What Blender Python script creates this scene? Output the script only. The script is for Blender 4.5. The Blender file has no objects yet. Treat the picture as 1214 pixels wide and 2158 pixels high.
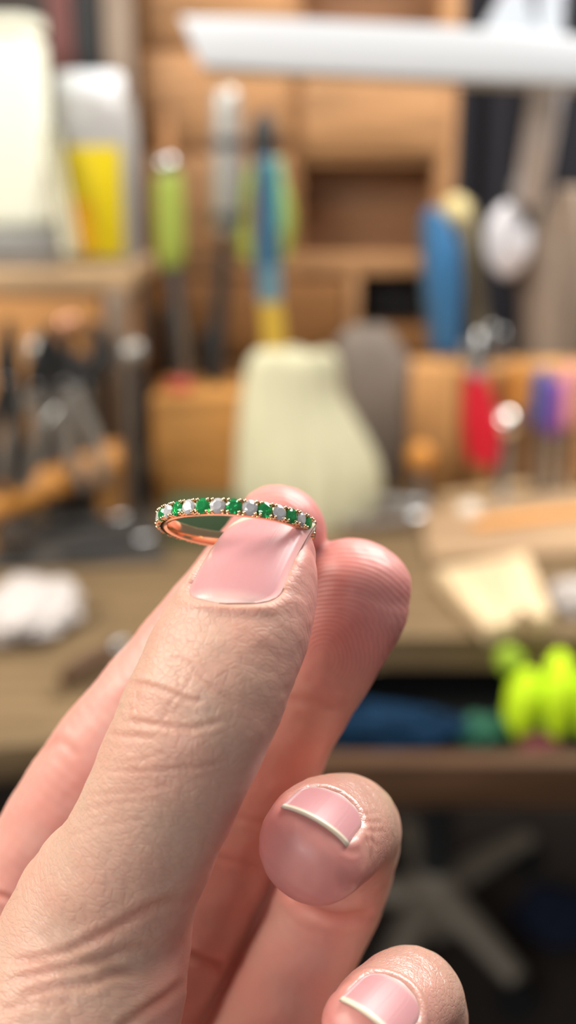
import bpy, bmesh, math, random
import numpy as np
from mathutils import Vector, Matrix, Euler

random.seed(7)
RNG = np.random.default_rng(7)
scene = bpy.context.scene
COL = scene.collection

# ------------------------------------------------------------------ camera
FPX, CX, CY = 2400.0, 607.0, 1079.0            # focal length and centre in pixels of the 1214 x 2158 frame
PITCH = math.radians(18.0)
CAM_Z = 0.30                                   # metres above the bench top (z = 0)
cam_data = bpy.data.cameras.new("camera")
cam = bpy.data.objects.new("camera", cam_data)
COL.objects.link(cam)
cam.location = (0, 0, CAM_Z)
cam.rotation_euler = (math.pi / 2 - PITCH, 0, 0)
cam_data.sensor_fit = 'VERTICAL'
cam_data.sensor_height = 36.0
cam_data.lens = FPX / 2158.0 * 36.0
cam_data.clip_start = 0.005
cam_data.clip_end = 50
cam_data.dof.use_dof = True
cam_data.dof.focus_distance = 0.136
cam_data.dof.aperture_fstop = cam_data.lens / 3.7
scene.camera = cam

# ------------------------------------------------------------------ daylight, added front fill and exposure
world = bpy.data.worlds.new("world")
scene.world = world
world.use_nodes = True
world.node_tree.nodes["Background"].inputs[0].default_value = (1.0, 0.97, 0.94, 1)
world.node_tree.nodes["Background"].inputs[1].default_value = 0.16

def area_light(name, loc, target, sx, sy, power, col):
    l = bpy.data.lights.new(name, 'AREA')
    l.shape = 'RECTANGLE'
    l.size, l.size_y, l.energy, l.color = sx, sy, power, col
    o = bpy.data.objects.new(name, l)
    COL.objects.link(o)
    o.location = loc
    o.rotation_euler = (Vector(target) - Vector(loc)).to_track_quat('-Z', 'Y').to_euler()
    return o

area_light("window_light", (-0.95, 0.20, 0.95), (0.0, 0.3, 0.15), 0.8, 0.6, 22, (1.0, 0.92, 0.80))
area_light("skylight", (0.48, 0.78, 1.02), (0.05, 0.45, 0.1), 0.8, 0.7, 27, (1.0, 0.97, 0.92))
area_light("front_fill_light", (-1.60, -3.00, 1.90), (0.0, 0.8, 0.1), 1.8, 1.4, 60, (0.96, 0.98, 1.0))  # added fill from behind the camera, brightens bench fronts and stones

vs = scene.view_settings
vs.view_transform = 'Standard'
vs.look = 'None'
vs.gamma = 1.0
vs.use_curve_mapping = False
vs.exposure = 0.0
scene.cycles.use_denoising = True
scene.cycles.max_bounces = 10
scene.cycles.transmission_bounces = 10

# ------------------------------------------------------------------ helpers
CA, SA = math.cos(PITCH), math.sin(PITCH)

def at(px, py, Y):
    """World point on the upright plane y = Y seen at that place of the photograph."""
    u, v = (px - CX) / FPX, (py - CY) / FPX
    t = Y / (CA - v * SA)
    return Vector((u * t, Y, CAM_Z - t * (SA + v * CA)))

def on(px, py, z=0.0):
    """World point on the level plane z seen at that place of the photograph."""
    u, v = (px - CX) / FPX, (py - CY) / FPX
    t = (CAM_Z - z) / (SA + v * CA)
    return Vector((u * t, t * (CA - v * SA), z))

def srgb(r, g, b):
    f = lambda c: (c / 255 / 12.92) if c <= 10 else ((c / 255 + 0.055) / 1.055) ** 2.4
    return (f(r), f(g), f(b), 1)

def material(name, col, rough=0.5, metal=0.0, noise=0.0, nscale=60, stretch=(1, 1, 1), bump=0.0, spec=0.5,
             trans=0.0, ior=1.45, coat=0.0, alpha=1.0):
    m = bpy.data.materials.new(name)
    m.use_nodes = True
    nt = m.node_tree
    b = nt.nodes["Principled BSDF"]
    b.inputs["Base Color"].default_value = col
    b.inputs["Roughness"].default_value = rough
    b.inputs["Metallic"].default_value = metal
    b.inputs["Specular IOR Level"].default_value = spec
    b.inputs["Transmission Weight"].default_value = trans
    b.inputs["IOR"].default_value = ior
    b.inputs["Coat Weight"].default_value = coat
    if noise or bump:
        tc = nt.nodes.new("ShaderNodeTexCoord")
        mp = nt.nodes.new("ShaderNodeMapping")
        mp.inputs["Scale"].default_value = stretch
        nz = nt.nodes.new("ShaderNodeTexNoise")
        nz.inputs["Scale"].default_value = nscale
        nz.inputs["Detail"].default_value = 5
        nt.links.new(tc.outputs["Object"], mp.inputs[0])
        nt.links.new(mp.outputs[0], nz.inputs["Vector"])
        if noise:
            cr = nt.nodes.new("ShaderNodeMapRange")
            cr.inputs[1].default_value, cr.inputs[2].default_value = 0.3, 0.7
            cr.inputs[3].default_value, cr.inputs[4].default_value = 1 - noise, 1 + noise
            mx = nt.nodes.new("ShaderNodeVectorMath")
            mx.operation = 'SCALE'
            mx.inputs[0].default_value = col[:3]
            nt.links.new(nz.outputs["Fac"], cr.inputs[0])
            nt.links.new(cr.outputs[0], mx.inputs["Scale"])
            nt.links.new(mx.outputs[0], b.inputs["Base Color"])
        if bump:
            bp = nt.nodes.new("ShaderNodeBump")
            bp.inputs["Strength"].default_value = 0.6
            bp.inputs["Distance"].default_value = bump
            nt.links.new(nz.outputs["Fac"], bp.inputs["Height"])
            nt.links.new(bp.outputs[0], b.inputs["Normal"])
    return m

def wood(name, col, axis=0):
    s = [9, 9, 9]
    s[axis] = 0.9
    return material(name, col, rough=0.55, noise=0.28, nscale=14, stretch=tuple(s), bump=0.0006, spec=0.3)

def link(name, me, parent=None):
    o = bpy.data.objects.new(name, me)
    COL.objects.link(o)
    if parent:
        o.parent = parent
    return o

def from_bm(name, bm, mat, parent=None, smooth=True):
    me = bpy.data.meshes.new(name)
    bmesh.ops.recalc_face_normals(bm, faces=bm.faces)
    if smooth:
        for f in bm.faces:
            f.smooth = True
    bm.to_mesh(me)
    bm.free()
    if smooth:
        me.set_sharp_from_angle(angle=math.radians(38))
    me.materials.append(mat)
    return link(name, me, parent)

def tag(o, label, cat, group=None, kind=None):
    o["label"], o["category"] = label, cat
    if group:
        o["group"] = group
    if kind:
        o["kind"] = kind
    return o

def thing(name, loc, label, cat, group=None, rot=(0, 0, 0)):
    o = bpy.data.objects.new(name, None)
    o.empty_display_size = 0.02
    COL.objects.link(o)
    o.location = loc
    o.rotation_euler = rot
    return tag(o, label, cat, group)

def structure(o):
    o["kind"] = "structure"
    return o

def add_box(bm, c, s, bevel=0.0, rot=None, seg=2):
    r = bmesh.ops.create_cube(bm, size=1.0)
    vs_ = r["verts"]
    bmesh.ops.scale(bm, vec=s, verts=vs_)
    if bevel:
        es = list({e for v in vs_ for e in v.link_edges})
        q = bmesh.ops.bevel(bm, geom=es, offset=bevel, segments=seg, profile=0.5, affect='EDGES')
        vs_ = list({v for f in q["faces"] for v in f.verts} | {v for v in vs_ if v.is_valid})
    if rot is not None:
        bmesh.ops.rotate(bm, cent=(0, 0, 0), matrix=Euler(rot).to_matrix(), verts=vs_)
    bmesh.ops.translate(bm, vec=c, verts=vs_)
    return vs_

def box(name, c, s, mat, parent=None, bevel=0.001, rot=None, seg=2):
    bm = bmesh.new()
    add_box(bm, c, s, bevel, rot, seg)
    return from_bm(name, bm, mat, parent)

def add_lathe(bm, prof, n=20, M=None):
    """prof: (radius, height) pairs about local z."""
    rings = []
    for r, z in prof:
        if r < 1e-7:
            rings.append([bm.verts.new((0, 0, z))])
        else:
            rings.append([bm.verts.new((r * math.cos(2 * math.pi * i / n), r * math.sin(2 * math.pi * i / n), z)) for i in range(n)])
    for a, b in zip(rings[:-1], rings[1:]):
        for i in range(n):
            j = (i + 1) % n
            q = [a[i % len(a)], a[j % len(a)], b[j % len(b)], b[i % len(b)]]
            q = [v for k, v in enumerate(q) if v not in q[:k]]
            if len(q) > 2:
                bm.faces.new(q)
    for e in (rings[0], rings[-1]):
        if len(e) > 2:
            bm.faces.new(e)
    if M is not None:
        bmesh.ops.transform(bm, matrix=M, verts=[v for r in rings for v in r])

def lathe(name, prof, mat, parent=None, n=20, M=None):
    bm = bmesh.new()
    add_lathe(bm, prof, n, M)
    return from_bm(name, bm, mat, parent)

def spline(P, m=6):
    P = np.asarray(P, float)
    P = np.vstack([2 * P[0] - P[1], P, 2 * P[-1] - P[-2]])
    out = []
    for i in range(1, len(P) - 2):
        p0, p1, p2, p3 = P[i - 1:i + 3]
        for t in np.arange(m) / m:
            out.append(0.5 * ((2 * p1) + (p2 - p0) * t + (2 * p0 - 5 * p1 + 4 * p2 - p3) * t * t + (3 * p1 - p0 - 3 * p2 + p3) * t ** 3))
    out.append(P[-2])
    return np.array(out)

def add_tube(bm, rows, n=12, flat=1.0, up=(0, 1, 0), m=5):
    """rows: (x, y, z, radius); a smooth tube through them, squashed by flat along up."""
    R = spline(rows, m) if m > 1 else np.array(rows, float)
    C = R[:, :3]
    T = np.gradient(C, axis=0)
    T /= np.linalg.norm(T, axis=1)[:, None] + 1e-12
    rings = []
    for c, t, r in zip(C, T, R[:, 3]):
        u = np.array(up, float)
        u = u - t * u.dot(t)
        if np.linalg.norm(u) < 1e-4:
            u = np.cross(t, (1, 0.3, 0.2))
        u /= np.linalg.norm(u)
        w = np.cross(t, u)
        rings.append([bm.verts.new(c + r * math.cos(a) * w + flat * r * math.sin(a) * u) for a in np.arange(n) * 2 * math.pi / n])
    for a, b in zip(rings[:-1], rings[1:]):
        for i in range(n):
            bm.faces.new((a[i], a[(i + 1) % n], b[(i + 1) % n], b[i]))
    bm.faces.new(rings[0][::-1])
    bm.faces.new(rings[-1])

def tube(name, rows, mat, parent=None, n=12, flat=1.0, up=(0, 1, 0), m=5):
    bm = bmesh.new()
    add_tube(bm, rows, n, flat, up, m)
    return from_bm(name, bm, mat, parent)

def add_prism(bm, outline, depth, bevel=0.0, M=None):
    """outline in local x-z, thickness along local y (centred)."""
    a = [bm.verts.new((x, -depth / 2, z)) for x, z in outline]
    b = [bm.verts.new((x, depth / 2, z)) for x, z in outline]
    n = len(a)
    fs = [bm.faces.new(a), bm.faces.new(b[::-1])]
    for i in range(n):
        fs.append(bm.faces.new((a[(i + 1) % n], a[i], b[i], b[(i + 1) % n])))
    vs_ = a + b
    if bevel:
        es = list({e for f in fs[:2] for e in f.edges})
        q = bmesh.ops.bevel(bm, geom=es, offset=bevel, segments=2, profile=0.5, affect='EDGES')
        vs_ = list({v for f in q["faces"] for v in f.verts} | {v for v in vs_ if v.is_valid})
    if M is not None:
        bmesh.ops.transform(bm, matrix=M, verts=vs_)

def prism(name, outline, depth, mat, parent=None, bevel=0.0, M=None):
    bm = bmesh.new()
    add_prism(bm, outline, depth, bevel, M)
    return from_bm(name, bm, mat, parent)

def copy_tree(o, parent=None):
    c = o.copy()
    COL.objects.link(c)
    if parent:
        c.parent = parent
    for ch in o.children:
        copy_tree(ch, c)
    return c
from mathutils import noise as mnoise

M_WOOD = wood("light_wood", srgb(186, 134, 80))
M_WOODZ = wood("upright_wood", srgb(190, 136, 78), 2)
M_CAB = wood("cabinet_wood", srgb(172, 128, 88))
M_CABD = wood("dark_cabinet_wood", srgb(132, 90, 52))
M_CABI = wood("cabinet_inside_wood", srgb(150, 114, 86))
M_BENCH = wood("worn_bench_wood", srgb(112, 92, 66))
M_RAIL = wood("tray_rail_wood", srgb(80, 56, 38))
M_PALE = wood("pale_wood", srgb(214, 182, 138))
M_TAUPE = material("taupe_paint", srgb(140, 122, 106), 0.6, noise=0.1)
M_DARK = material("dark_steel", srgb(58, 58, 58), 0.45, 0.3, noise=0.2, nscale=40)
M_BLACK = material("black_rubber", srgb(30, 30, 31), 0.6)
M_STEEL = material("brushed_steel", srgb(178, 178, 178), 0.22, 1.0)
M_SATIN = material("satin_steel", srgb(176, 172, 166), 0.42, 0.6)
M_GREY = material("grey_steel", srgb(138, 136, 132), 0.4, 0.4, noise=0.1)
M_WHITE = material("white_enamel", srgb(226, 229, 234), 0.45, spec=0.4)
M_CREAM = material("cream_plastic", srgb(236, 235, 216), 0.5)
M_LIME = material("lime_grip", srgb(150, 164, 70), 0.45)
M_YELLOW = material("yellow_label", srgb(214, 190, 10), 0.5)
M_ORANGE = material("orange_print", srgb(222, 160, 10), 0.5)
M_BLUE = material("blue_grip", srgb(58, 112, 158), 0.45)
M_TEAL = material("teal_grip", srgb(110, 180, 140), 0.45)
M_BRASS = material("brass_yellow", srgb(214, 178, 70), 0.4, 0.2)
M_RED = material("red_grip", srgb(206, 30, 52), 0.4)
M_PURPLE = material("purple_grip", srgb(126, 70, 150), 0.45)
M_PINK = material("pink_grip", srgb(222, 150, 150), 0.45)
M_INDIGO = material("indigo_grip", srgb(70, 84, 150), 0.45)
M_CLOTH = material("cream_cotton", srgb(214, 210, 178), 0.9, noise=0.05, nscale=30, bump=0.0008, spec=0.1)
M_BAG = material("grey_canvas", srgb(128, 118, 110), 0.85, noise=0.1, nscale=25, bump=0.0008, spec=0.15)
M_PAPER = material("white_tissue", srgb(184, 176, 172), 0.85, spec=0.15)
M_NEON = material("neon_yellow_foam", (0.58, 0.84, 0.02, 1), 0.7, spec=0.2)
M_NAVY = material("navy_cloth", srgb(16, 40, 62), 0.85, noise=0.15, nscale=30, spec=0.1)
M_GREEN = material("green_wax", srgb(62, 84, 58), 0.5)
M_GREEND = material("dark_green_plastic", srgb(16, 84, 60), 0.5)
M_MAROON = material("maroon_card", srgb(104, 62, 58), 0.7)
M_CURTAIN = material("charcoal_cloth", srgb(56, 55, 60), 0.9, spec=0.1)
M_CLEAR = material("frosted_plastic", srgb(178, 175, 172), 0.35, trans=0.25)
M_STOOL = material("worn_grey_metal", srgb(160, 147, 130), 0.55, 0.2, noise=0.12)
M_AMBER = material("amber_wood", srgb(214, 146, 66), 0.45, noise=0.1)
M_STRIP = material("glass_strip", srgb(166, 160, 130), 0.2, trans=0.35)

FLOOR_Z = -0.75

def rect(x0, y0, x1, y1, Y):
    ym = (y0 + y1) / 2
    a, b = at(x0, ym, Y), at(x1, ym, Y)
    c, d = at((x0 + x1) / 2, y0, Y), at((x0 + x1) / 2, y1, Y)
    return (a.x + b.x) / 2, (c.z + d.z) / 2, b.x - a.x, c.z - d.z

def panel(name, x0, y0, x1, y1, Y, depth, mat, parent=None, base=Vector((0, 0, 0)), bevel=0.0015):
    """A board whose front face fills that rectangle at y = Y and which reaches back by depth."""
    cx, cz, sx, sz = rect(x0, y0, x1, y1, Y)
    return box(name, Vector((cx, Y + depth / 2, cz)) - base, (sx, depth, sz), mat, parent, bevel)

def mm(w, py, Y):
    return w * Y / (CA - (py - CY) / FPX * SA) / FPX

def stick(name, rows, mat, parent=None, base=Vector((0, 0, 0)), n=14, flat=1.0, m=4):
    """rows: (px, py, width in px, y) down the middle of a round bar."""
    R = []
    for px, py, w, Y in rows:
        p = at(px, py, Y) - base
        R.append((p.x, p.y, p.z, mm(w, py, Y) / 2))
    return tube(name, R, mat, parent, n, flat, m=m)

def lump(name, c, r, mat, parent=None, amp=0.2, freq=1.6, seed=0, sub=4, flat_at=None, power=2.0):
    bm = bmesh.new()
    bmesh.ops.create_icosphere(bm, subdivisions=sub, radius=1.0)
    for v in bm.verts:
        d = v.co.normalized()
        k = (abs(d.x) ** power + abs(d.y) ** power + abs(d.z) ** power) ** (-1 / power)
        h = mnoise.fractal(d * freq + Vector((seed, seed * 1.7, 0)), 0.8, 2.0, 4)
        q = d * k * (1 + amp * h)
        v.co = Vector((q.x * r[0], q.y * r[1], q.z * r[2])) + Vector(c)
        if flat_at is not None and v.co.z < flat_at:
            v.co.z = flat_at
    return from_bm(name, bm, mat, parent)

# ------------------------------------------------------------------ the room
structure(box("floor", (0, 0.8, FLOOR_Z - 0.025), (4, 3.2, 0.05), material("dark_floor", srgb(64, 54, 48), 0.7, noise=0.2, nscale=8), bevel=0))
structure(box("wall_back", (0, 2.0, 0.6), (4, 0.06, 2.8), material("wall_paint", srgb(96, 88, 82), 0.8), bevel=0))

# ------------------------------------------------------------------ workbench
bench = thing("workbench", (0, 0.9, FLOOR_Z), "worn brown wooden jeweller's bench with a scooped front edge and a tray", "workbench")
bb = Vector((0, 0.9, FLOOR_Z))
out = [(-1.0, 1.3), (1.0, 1.3), (1.0, 0.667), (0.06, 0.667), (0.01, 0.655), (-0.04, 0.62), (-0.08, 0.57), (-0.12, 0.535), (-0.17, 0.523), (-1.0, 0.523)]
bm = bmesh.new()
add_prism(bm, out, 0.022, 0.002, Matrix.Translation(Vector((0, 0, -0.011)) - bb) @ Matrix.Rotation(0, 4, 'X') @ Matrix(((1, 0, 0, 0), (0, 0, 1, 0), (0, 1, 0, 0), (0, 0, 0, 1))))
from_bm("worktop", bm, M_BENCH, bench)
for x in (-0.95, 0.95):
    for y in (0.72, 1.25):
        box("leg", Vector((x, y, (FLOOR_Z - 0.022) / 2)) - bb, (0.06, 0.06, -FLOOR_Z - 0.022), M_BENCH, bench)
box("tray_floor", Vector((0.35, 0.86, -0.0605)) - bb, (0.9, 0.52, 0.008), M_BLACK, bench)
box("tray_back", Vector((0.35, 1.12, -0.04)) - bb, (0.9, 0.012, 0.036), M_BLACK, bench)
for x in (-0.1, 0.8):
    box("tray_side", Vector((x, 0.86, -0.044)) - bb, (0.012, 0.52, 0.042), M_RAIL, bench)
cx, cz, sx, sz = rect(660, 1608, 1400, 1702, 0.595)
box("tray_rail", Vector((0.35, 0.602, cz)) - bb, (0.91, 0.014, sz), M_RAIL, bench)

# ------------------------------------------------------------------ cabinet at the back
cab = thing("cabinet", (0, 1.12, 0), "brown wooden pigeonhole cabinet with drawers and open cubbies behind the tools", "cabinet")
cb = Vector((0, 1.12, 0))
YF = 1.12
xl, xr = at(288, 300, YF).x, at(962, 300, YF).x
ztop = at(600, -220, YF).z
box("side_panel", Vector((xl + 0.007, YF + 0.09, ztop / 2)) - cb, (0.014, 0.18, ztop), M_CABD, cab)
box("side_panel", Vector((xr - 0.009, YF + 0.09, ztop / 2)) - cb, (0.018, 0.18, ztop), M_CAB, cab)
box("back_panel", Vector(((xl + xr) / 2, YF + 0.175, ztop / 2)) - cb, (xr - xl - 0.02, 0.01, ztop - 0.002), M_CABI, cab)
box("top_board", Vector(((xl + xr) / 2, YF + 0.09, ztop + 0.007)) - cb, (xr - xl, 0.18, 0.014), M_CAB, cab)
xd = at(622, 300, YF).x
box("divider", Vector((xd, YF + 0.088, (ztop + 0.19) / 2)) - cb, (0.012, 0.168, ztop - 0.19), M_CAB, cab)
def board(y, x0, x1, th=0.011):
    z = at(600, y, YF).z
    a, b = at(x0, y, YF).x, at(x1, y, YF).x
    box("shelf_board", Vector(((a + b) / 2, YF + 0.085, z)) - cb, (b - a, 0.166, th), M_CAB, cab)
board(560, 302, 948, 0.018)
for y in (88, 158, 332):
    board(y, 630, 942)
for y in (100, 318):
    board(y, 300, 614)
def drawer(x0, y0, x1, y1, m=M_CAB, knob=False):
    d = panel("drawer", x0, y0, x1, y1, YF - 0.004, 0.15, m, cab, cb, 0.003)
    if knob:
        p = at((x0 + x1) / 2, (y0 + y1) / 2, YF - 0.004) - cb
        lathe("knob", [(0, 0), (0.004, 0), (0.004, 0.006), (0.008, 0.010), (0.007, 0.015), (0, 0.017)], M_CABD, d, 14,
              Matrix.Translation(p) @ Matrix.Rotation(math.pi / 2, 4, 'X'))
drawer(636, 166, 938, 324)
drawer(304, -110, 612, 92, M_CAB)
drawer(304, 110, 612, 308)
drawer(304, 328, 612, 538)
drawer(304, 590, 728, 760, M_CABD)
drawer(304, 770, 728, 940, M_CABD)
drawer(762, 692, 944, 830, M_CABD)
xq = at(745, 650, YF).x
box("divider", Vector((xq, YF + 0.085, 0.09)) - cb, (0.012, 0.166, 0.176), M_CAB, cab)
panel("added_cubby_back", 636, 340, 936, 552, YF + 0.05, 0.01, M_CABI, cab, cb)  # boards added near the front so these cubbies catch more light
panel("added_cubby_back", 636, -150, 936, 80, YF + 0.05, 0.01, M_CABI, cab, cb)
panel("added_cubby_back", 762, 596, 944, 686, YF + 0.05, 0.01, M_BLACK, cab, cb)  # added black board, stands in for the shade inside this opening

# ------------------------------------------------------------------ dark curtain, right
bm = bmesh.new()
x0, x1 = at(900, 300, 1.45).x, at(1500, 300, 1.45).x
nx = 90
front, back = [], []
for i in range(nx + 1):
    x = x0 + (x1 - x0) * i / nx
    y = 1.45 + 0.012 * math.sin(i * 0.55) + 0.006 * math.sin(i * 0.21 + 1)
    for L, o in ((front, 0), (back, 0.006)):
        L.append([bm.verts.new((x, y + o, z)) for z in (-0.02, 0.15, 0.35, 0.55, 0.75)])
for i in range(nx):
    for k in range(4):
        bm.faces.new((front[i][k], front[i + 1][k], front[i + 1][k + 1], front[i][k + 1]))
        bm.faces.new((back[i][k], back[i][k + 1], back[i + 1][k + 1], back[i + 1][k]))
    bm.faces.new((front[i][0], back[i][0], back[i + 1][0], front[i + 1][0]))
    bm.faces.new((front[i][4], front[i + 1][4], back[i + 1][4], back[i][4]))
for e in (0, nx):
    for k in range(4):
        bm.faces.new((front[e][k], front[e][k + 1], back[e][k + 1], back[e][k]))
tag(from_bm("curtain", bm, M_CURTAIN), "charcoal cloth curtain in soft folds hanging beside the wooden cabinet", "curtain")
rod = tag(tube("curtain_rod", [(x0 - 0.03, 1.453, 0.757, 0.008), (x1 + 0.03, 1.453, 0.757, 0.008)], M_GREY, m=1), "grey rod along the top of the charcoal curtain", "curtain rod")

# ------------------------------------------------------------------ shelf on the left and what stands on it
SH = on(0, 575, 0.198).y
SZ = 0.198
sb = Vector((at(100, 575, SH).x, SH + 0.1, 0))
shelf = thing("shelf", sb, "tan wooden shelf on an upright post at the left of the bench", "shelf")
xe = at(276, 575, SH).x
box("shelf_board", Vector((xe - 0.25, SH + 0.085, SZ - 0.008)) - sb, (0.5, 0.17, 0.016), wood("shelf_wood", srgb(176, 146, 112)), shelf)
panel("post", 216, 612, 288, 1030, SH + 0.03, 0.028, M_WOODZ, shelf, sb)
box("post", Vector((xe - 0.47, SH + 0.06, (SZ - 0.016) / 2)) - sb, (0.028, 0.028, SZ - 0.016), M_WOODZ, shelf)

def standing(name, x0, y0, x1, Y, depth, mat, label, cat, bevel=0.003, zb=SZ):
    a, b, t = at(x0, y0, Y), at(x1, y0, Y), at(x0, y0, Y)
    h = t.z - zb
    o = box(name, (0, 0, h / 2), (b.x - a.x, depth, h), mat, None, bevel, seg=3)
    o.location = ((a.x + b.x) / 2, Y + depth / 2, zb)
    return tag(o, label, cat)

tin = standing("tin_box", -60, 488, 122, SH + 0.03, 0.07, M_GREY, "low grey tin box under the cream canister on the shelf", "box")
tz = at(0, 488, SH + 0.03).z
cx, cz, sx, sz = rect(-95, 14, 80, 478, SH + 0.035)
cb_ = Vector((cx, SH + 0.07, tz))
can = thing("canister", cb_, "tall cream-white canister with rounded corners standing on the grey tin", "canister")
box("body", (0, 0, sz * 0.46), (sx, 0.055, sz * 0.92), M_CREAM, can, 0.012, seg=4)
box("lid", (0, 0, sz * 0.955), (sx * 0.995, 0.0545, sz * 0.085), M_CREAM, can, 0.012, seg=4)

standing("maroon_folder", 88, -120, 142, SH + 0.136, 0.03, M_MAROON, "tall dull maroon folder standing behind the yellow-labelled bottle", "folder")
standing("black_folder", 146, -140, 198, SH + 0.136, 0.03, M_BLACK, "tall black folder standing behind the yellow-labelled bottle", "folder")
standing("plank", 204, -200, 266, SH + 0.138, 0.02, M_TAUPE, "tall grey-beige plank standing upright beside the cabinet", "plank")

Yb = SH + 0.10
bx, bz, bw, bh = rect(104, 176, 292, 534, Yb)
bot = thing("bottle", (bx, Yb, SZ), "white plastic bottle with a yellow and orange label on the shelf", "bottle")
R = bw / 2
H = at(200, 176, Yb).z - SZ
el = Matrix.Scale(0.75, 4, (0, 1, 0))
lathe("body", [(0, 0), (R * 0.93, 0), (R, 0.006), (R, H * 0.62), (R * 0.99, H * 0.74), (R * 0.93, H * 0.86), (R * 0.84, H * 0.93), (R * 0.72, H * 0.95), (0, H * 0.95)], M_CLEAR, bot, 32, el)
lathe("cap", [(0, H * 0.94), (R * 0.74, H * 0.94), (R * 0.74, H * 1.04), (R * 0.68, H * 1.06), (0, H * 1.06)], M_WHITE, bot, 24, el)
def wrap(name, a0, a1, z0, z1, r, mat):
    bm = bmesh.new()
    n = 20
    L = [[bm.verts.new((rr * math.cos(a), 0.75 * rr * math.sin(a), z)) for rr, z in ((r, z0), (r, z1), (r - 0.0006, z1), (r - 0.0006, z0))] for a in np.linspace(a0, a1, n)]
    for p, q in zip(L[:-1], L[1:]):
        for k in range(4):
            bm.faces.new((p[k], q[k], q[(k + 1) % 4], p[(k + 1) % 4]))
    bm.faces.new(L[0])
    bm.faces.new(L[-1][::-1])
    return from_bm(name, bm, mat, bot)
lab = wrap("label", math.radians(238), math.radians(312), 0.006, H * 0.66, R + 0.0007, M_YELLOW)
pr = wrap("print_patch", math.radians(244), math.radians(272), 0.010, H * 0.36, R + 0.0012, M_ORANGE)
pr.parent = lab
ps = stick("plastic_strip", [(100, 275, 38, SH + 0.06), (150, 538, 40, SH + 0.02)], M_STRIP, None, n=12, flat=0.25, m=1)
tag(ps, "narrow pale translucent strip leaning against the yellow-labelled bottle", "strip")

M_WHITE_DIMMED = material("dimmed_white_enamel", srgb(172, 176, 182), 0.5)  # lamp's white enamel, colour darkened to offset the skylight on it
M_WHITE_LIFTED = material("lifted_white_enamel", srgb(240, 238, 244), 0.5)  # same white enamel, colour lightened for arm parts lying in shade
# ------------------------------------------------------------------ lamp, upper right
YL = 0.86
def lampp(px, py):
    return at(px, py, YL)
lb = on(1140, 742, 0.0)
lb = Vector((at(1140, 700, 1.095).x, 1.095, 0))
lamp = thing("bench_lamp", lb, "white bench lamp with a long bar head and a jointed arm", "lamp")
def lprism(name, pts, Y, depth, mat, bevel=0.003):
    w = [at(x, y, Y) for x, y in pts]
    return prism(name, [(p.x - lb.x, p.z - lb.z) for p in w], depth, mat, lamp, bevel, Matrix.Translation((0, Y - lb.y, 0)))
lprism("lamp_head", [(388, 46), (432, 148), (800, 164), (1400, 192), (1400, 102), (940, 66), (600, 50)], YL, 0.07, M_WHITE, 0.004)
d_ = lprism("diffuser", [(450, 146), (800, 160), (1390, 188), (1390, 196), (800, 168), (452, 152)], YL, 0.056, material("opal_plastic", srgb(225, 226, 226), 0.4), 0.001)
d_.parent = [c for c in lamp.children if c.name.startswith("lamp_head")][0]
lprism("bracket", [(1000, 92), (1068, -30), (1104, -60), (1120, 60), (1140, 92)], YL + 0.045, 0.012, M_WHITE_DIMMED, 0.002)
stick("upper_arm", [(1150, 110, 66, YL + 0.05), (1162, -40, 62, YL + 0.05), (1176, -200, 62, YL + 0.05)], M_WHITE_DIMMED, lamp, lb)
stick("arm", [(1160, 150, 68, YL + 0.05), (1142, 260, 72, YL + 0.06), (1118, 405, 66, 1.0)], M_WHITE_LIFTED, lamp, lb)
stick("joint", [(1114, 395, 70, 0.995), (1110, 425, 66, 1.05), (1120, 450, 66, 1.09)], M_GREY, lamp, lb)
lump("counterweight", at(1072, 505, 1.06) - lb, (mm(48, 505, 1.06), 0.024, mm(76, 505, 1.06)), M_WHITE_LIFTED, lamp, amp=0.08)
stick("post", [(1128, 425, 70, 1.095), (1136, 560, 84, 1.095), (1140, 745, 88, 1.095), (1140, 938, 88, 1.095)], M_TAUPE, lamp, lb, n=18)
lathe("foot", [(0, 0), (0.034, 0), (0.034, 0.010), (0.03, 0.014), (0.02, 0.018), (0, 0.018)], M_TAUPE, lamp, 28)

pst = standing("square_post", 1186, 396, 1260, 1.15, 0.03, M_TAUPE, "taupe wooden upright standing at the right behind the lamp", "post", zb=0.0)

# ------------------------------------------------------------------ tools standing in front of the cabinet
def tool(name, base_px, Y, label, cat, group=None):
    b = at(base_px[0], base_px[1], Y)
    b = Vector((b.x, Y, 0))
    return thing(name, b, label, cat, group), b

Y0 = 0.985
t, b = tool("screwdriver", (400, 800), Y0, "lime-handled screwdriver with a steel end cap standing in the left wooden block", "screwdriver")
stick("handle", [(353, 368, 50, Y0), (355, 385, 57, Y0), (358, 470, 60, Y0), (361, 535, 56, Y0), (363, 562, 42, Y0)], M_LIME, t, b)
stick("shaft", [(364, 556, 36, Y0), (374, 660, 36, Y0), (388, 760, 34, Y0), (396, 860, 30, Y0)], M_STEEL, t, b)
lump("end_cap", at(352, 348, Y0) - b, (0.0095,) * 3, M_STEEL, t, amp=0)
stick("hang_loop", [(352, 232, 20, Y0 + .03), (352, 290, 34, Y0 + .02), (352, 340, 30, Y0)], M_CABD, t, b)

Y1 = 1.0
t, b = tool("handpiece", (470, 800), Y1, "grey metal handpiece with a thin dark shaft, right of the lime screwdriver", "handpiece")
stick("barrel", [(476, 185, 36, Y1), (477, 210, 58, Y1), (478, 330, 66, Y1), (478, 440, 62, Y1), (477, 492, 46, Y1)], M_SATIN, t, b)
stick("collar", [(478, 290, 72, Y1), (478, 312, 72, Y1)], M_STEEL, t, b, m=1)
stick("collar", [(478, 445, 70, Y1), (478, 470, 70, Y1)], M_STEEL, t, b, m=1)
stick("shaft", [(476, 488, 22, Y1), (464, 640, 30, Y1), (456, 740, 40, Y1), (452, 860, 34, Y1)], M_DARK, t, b)

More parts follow.
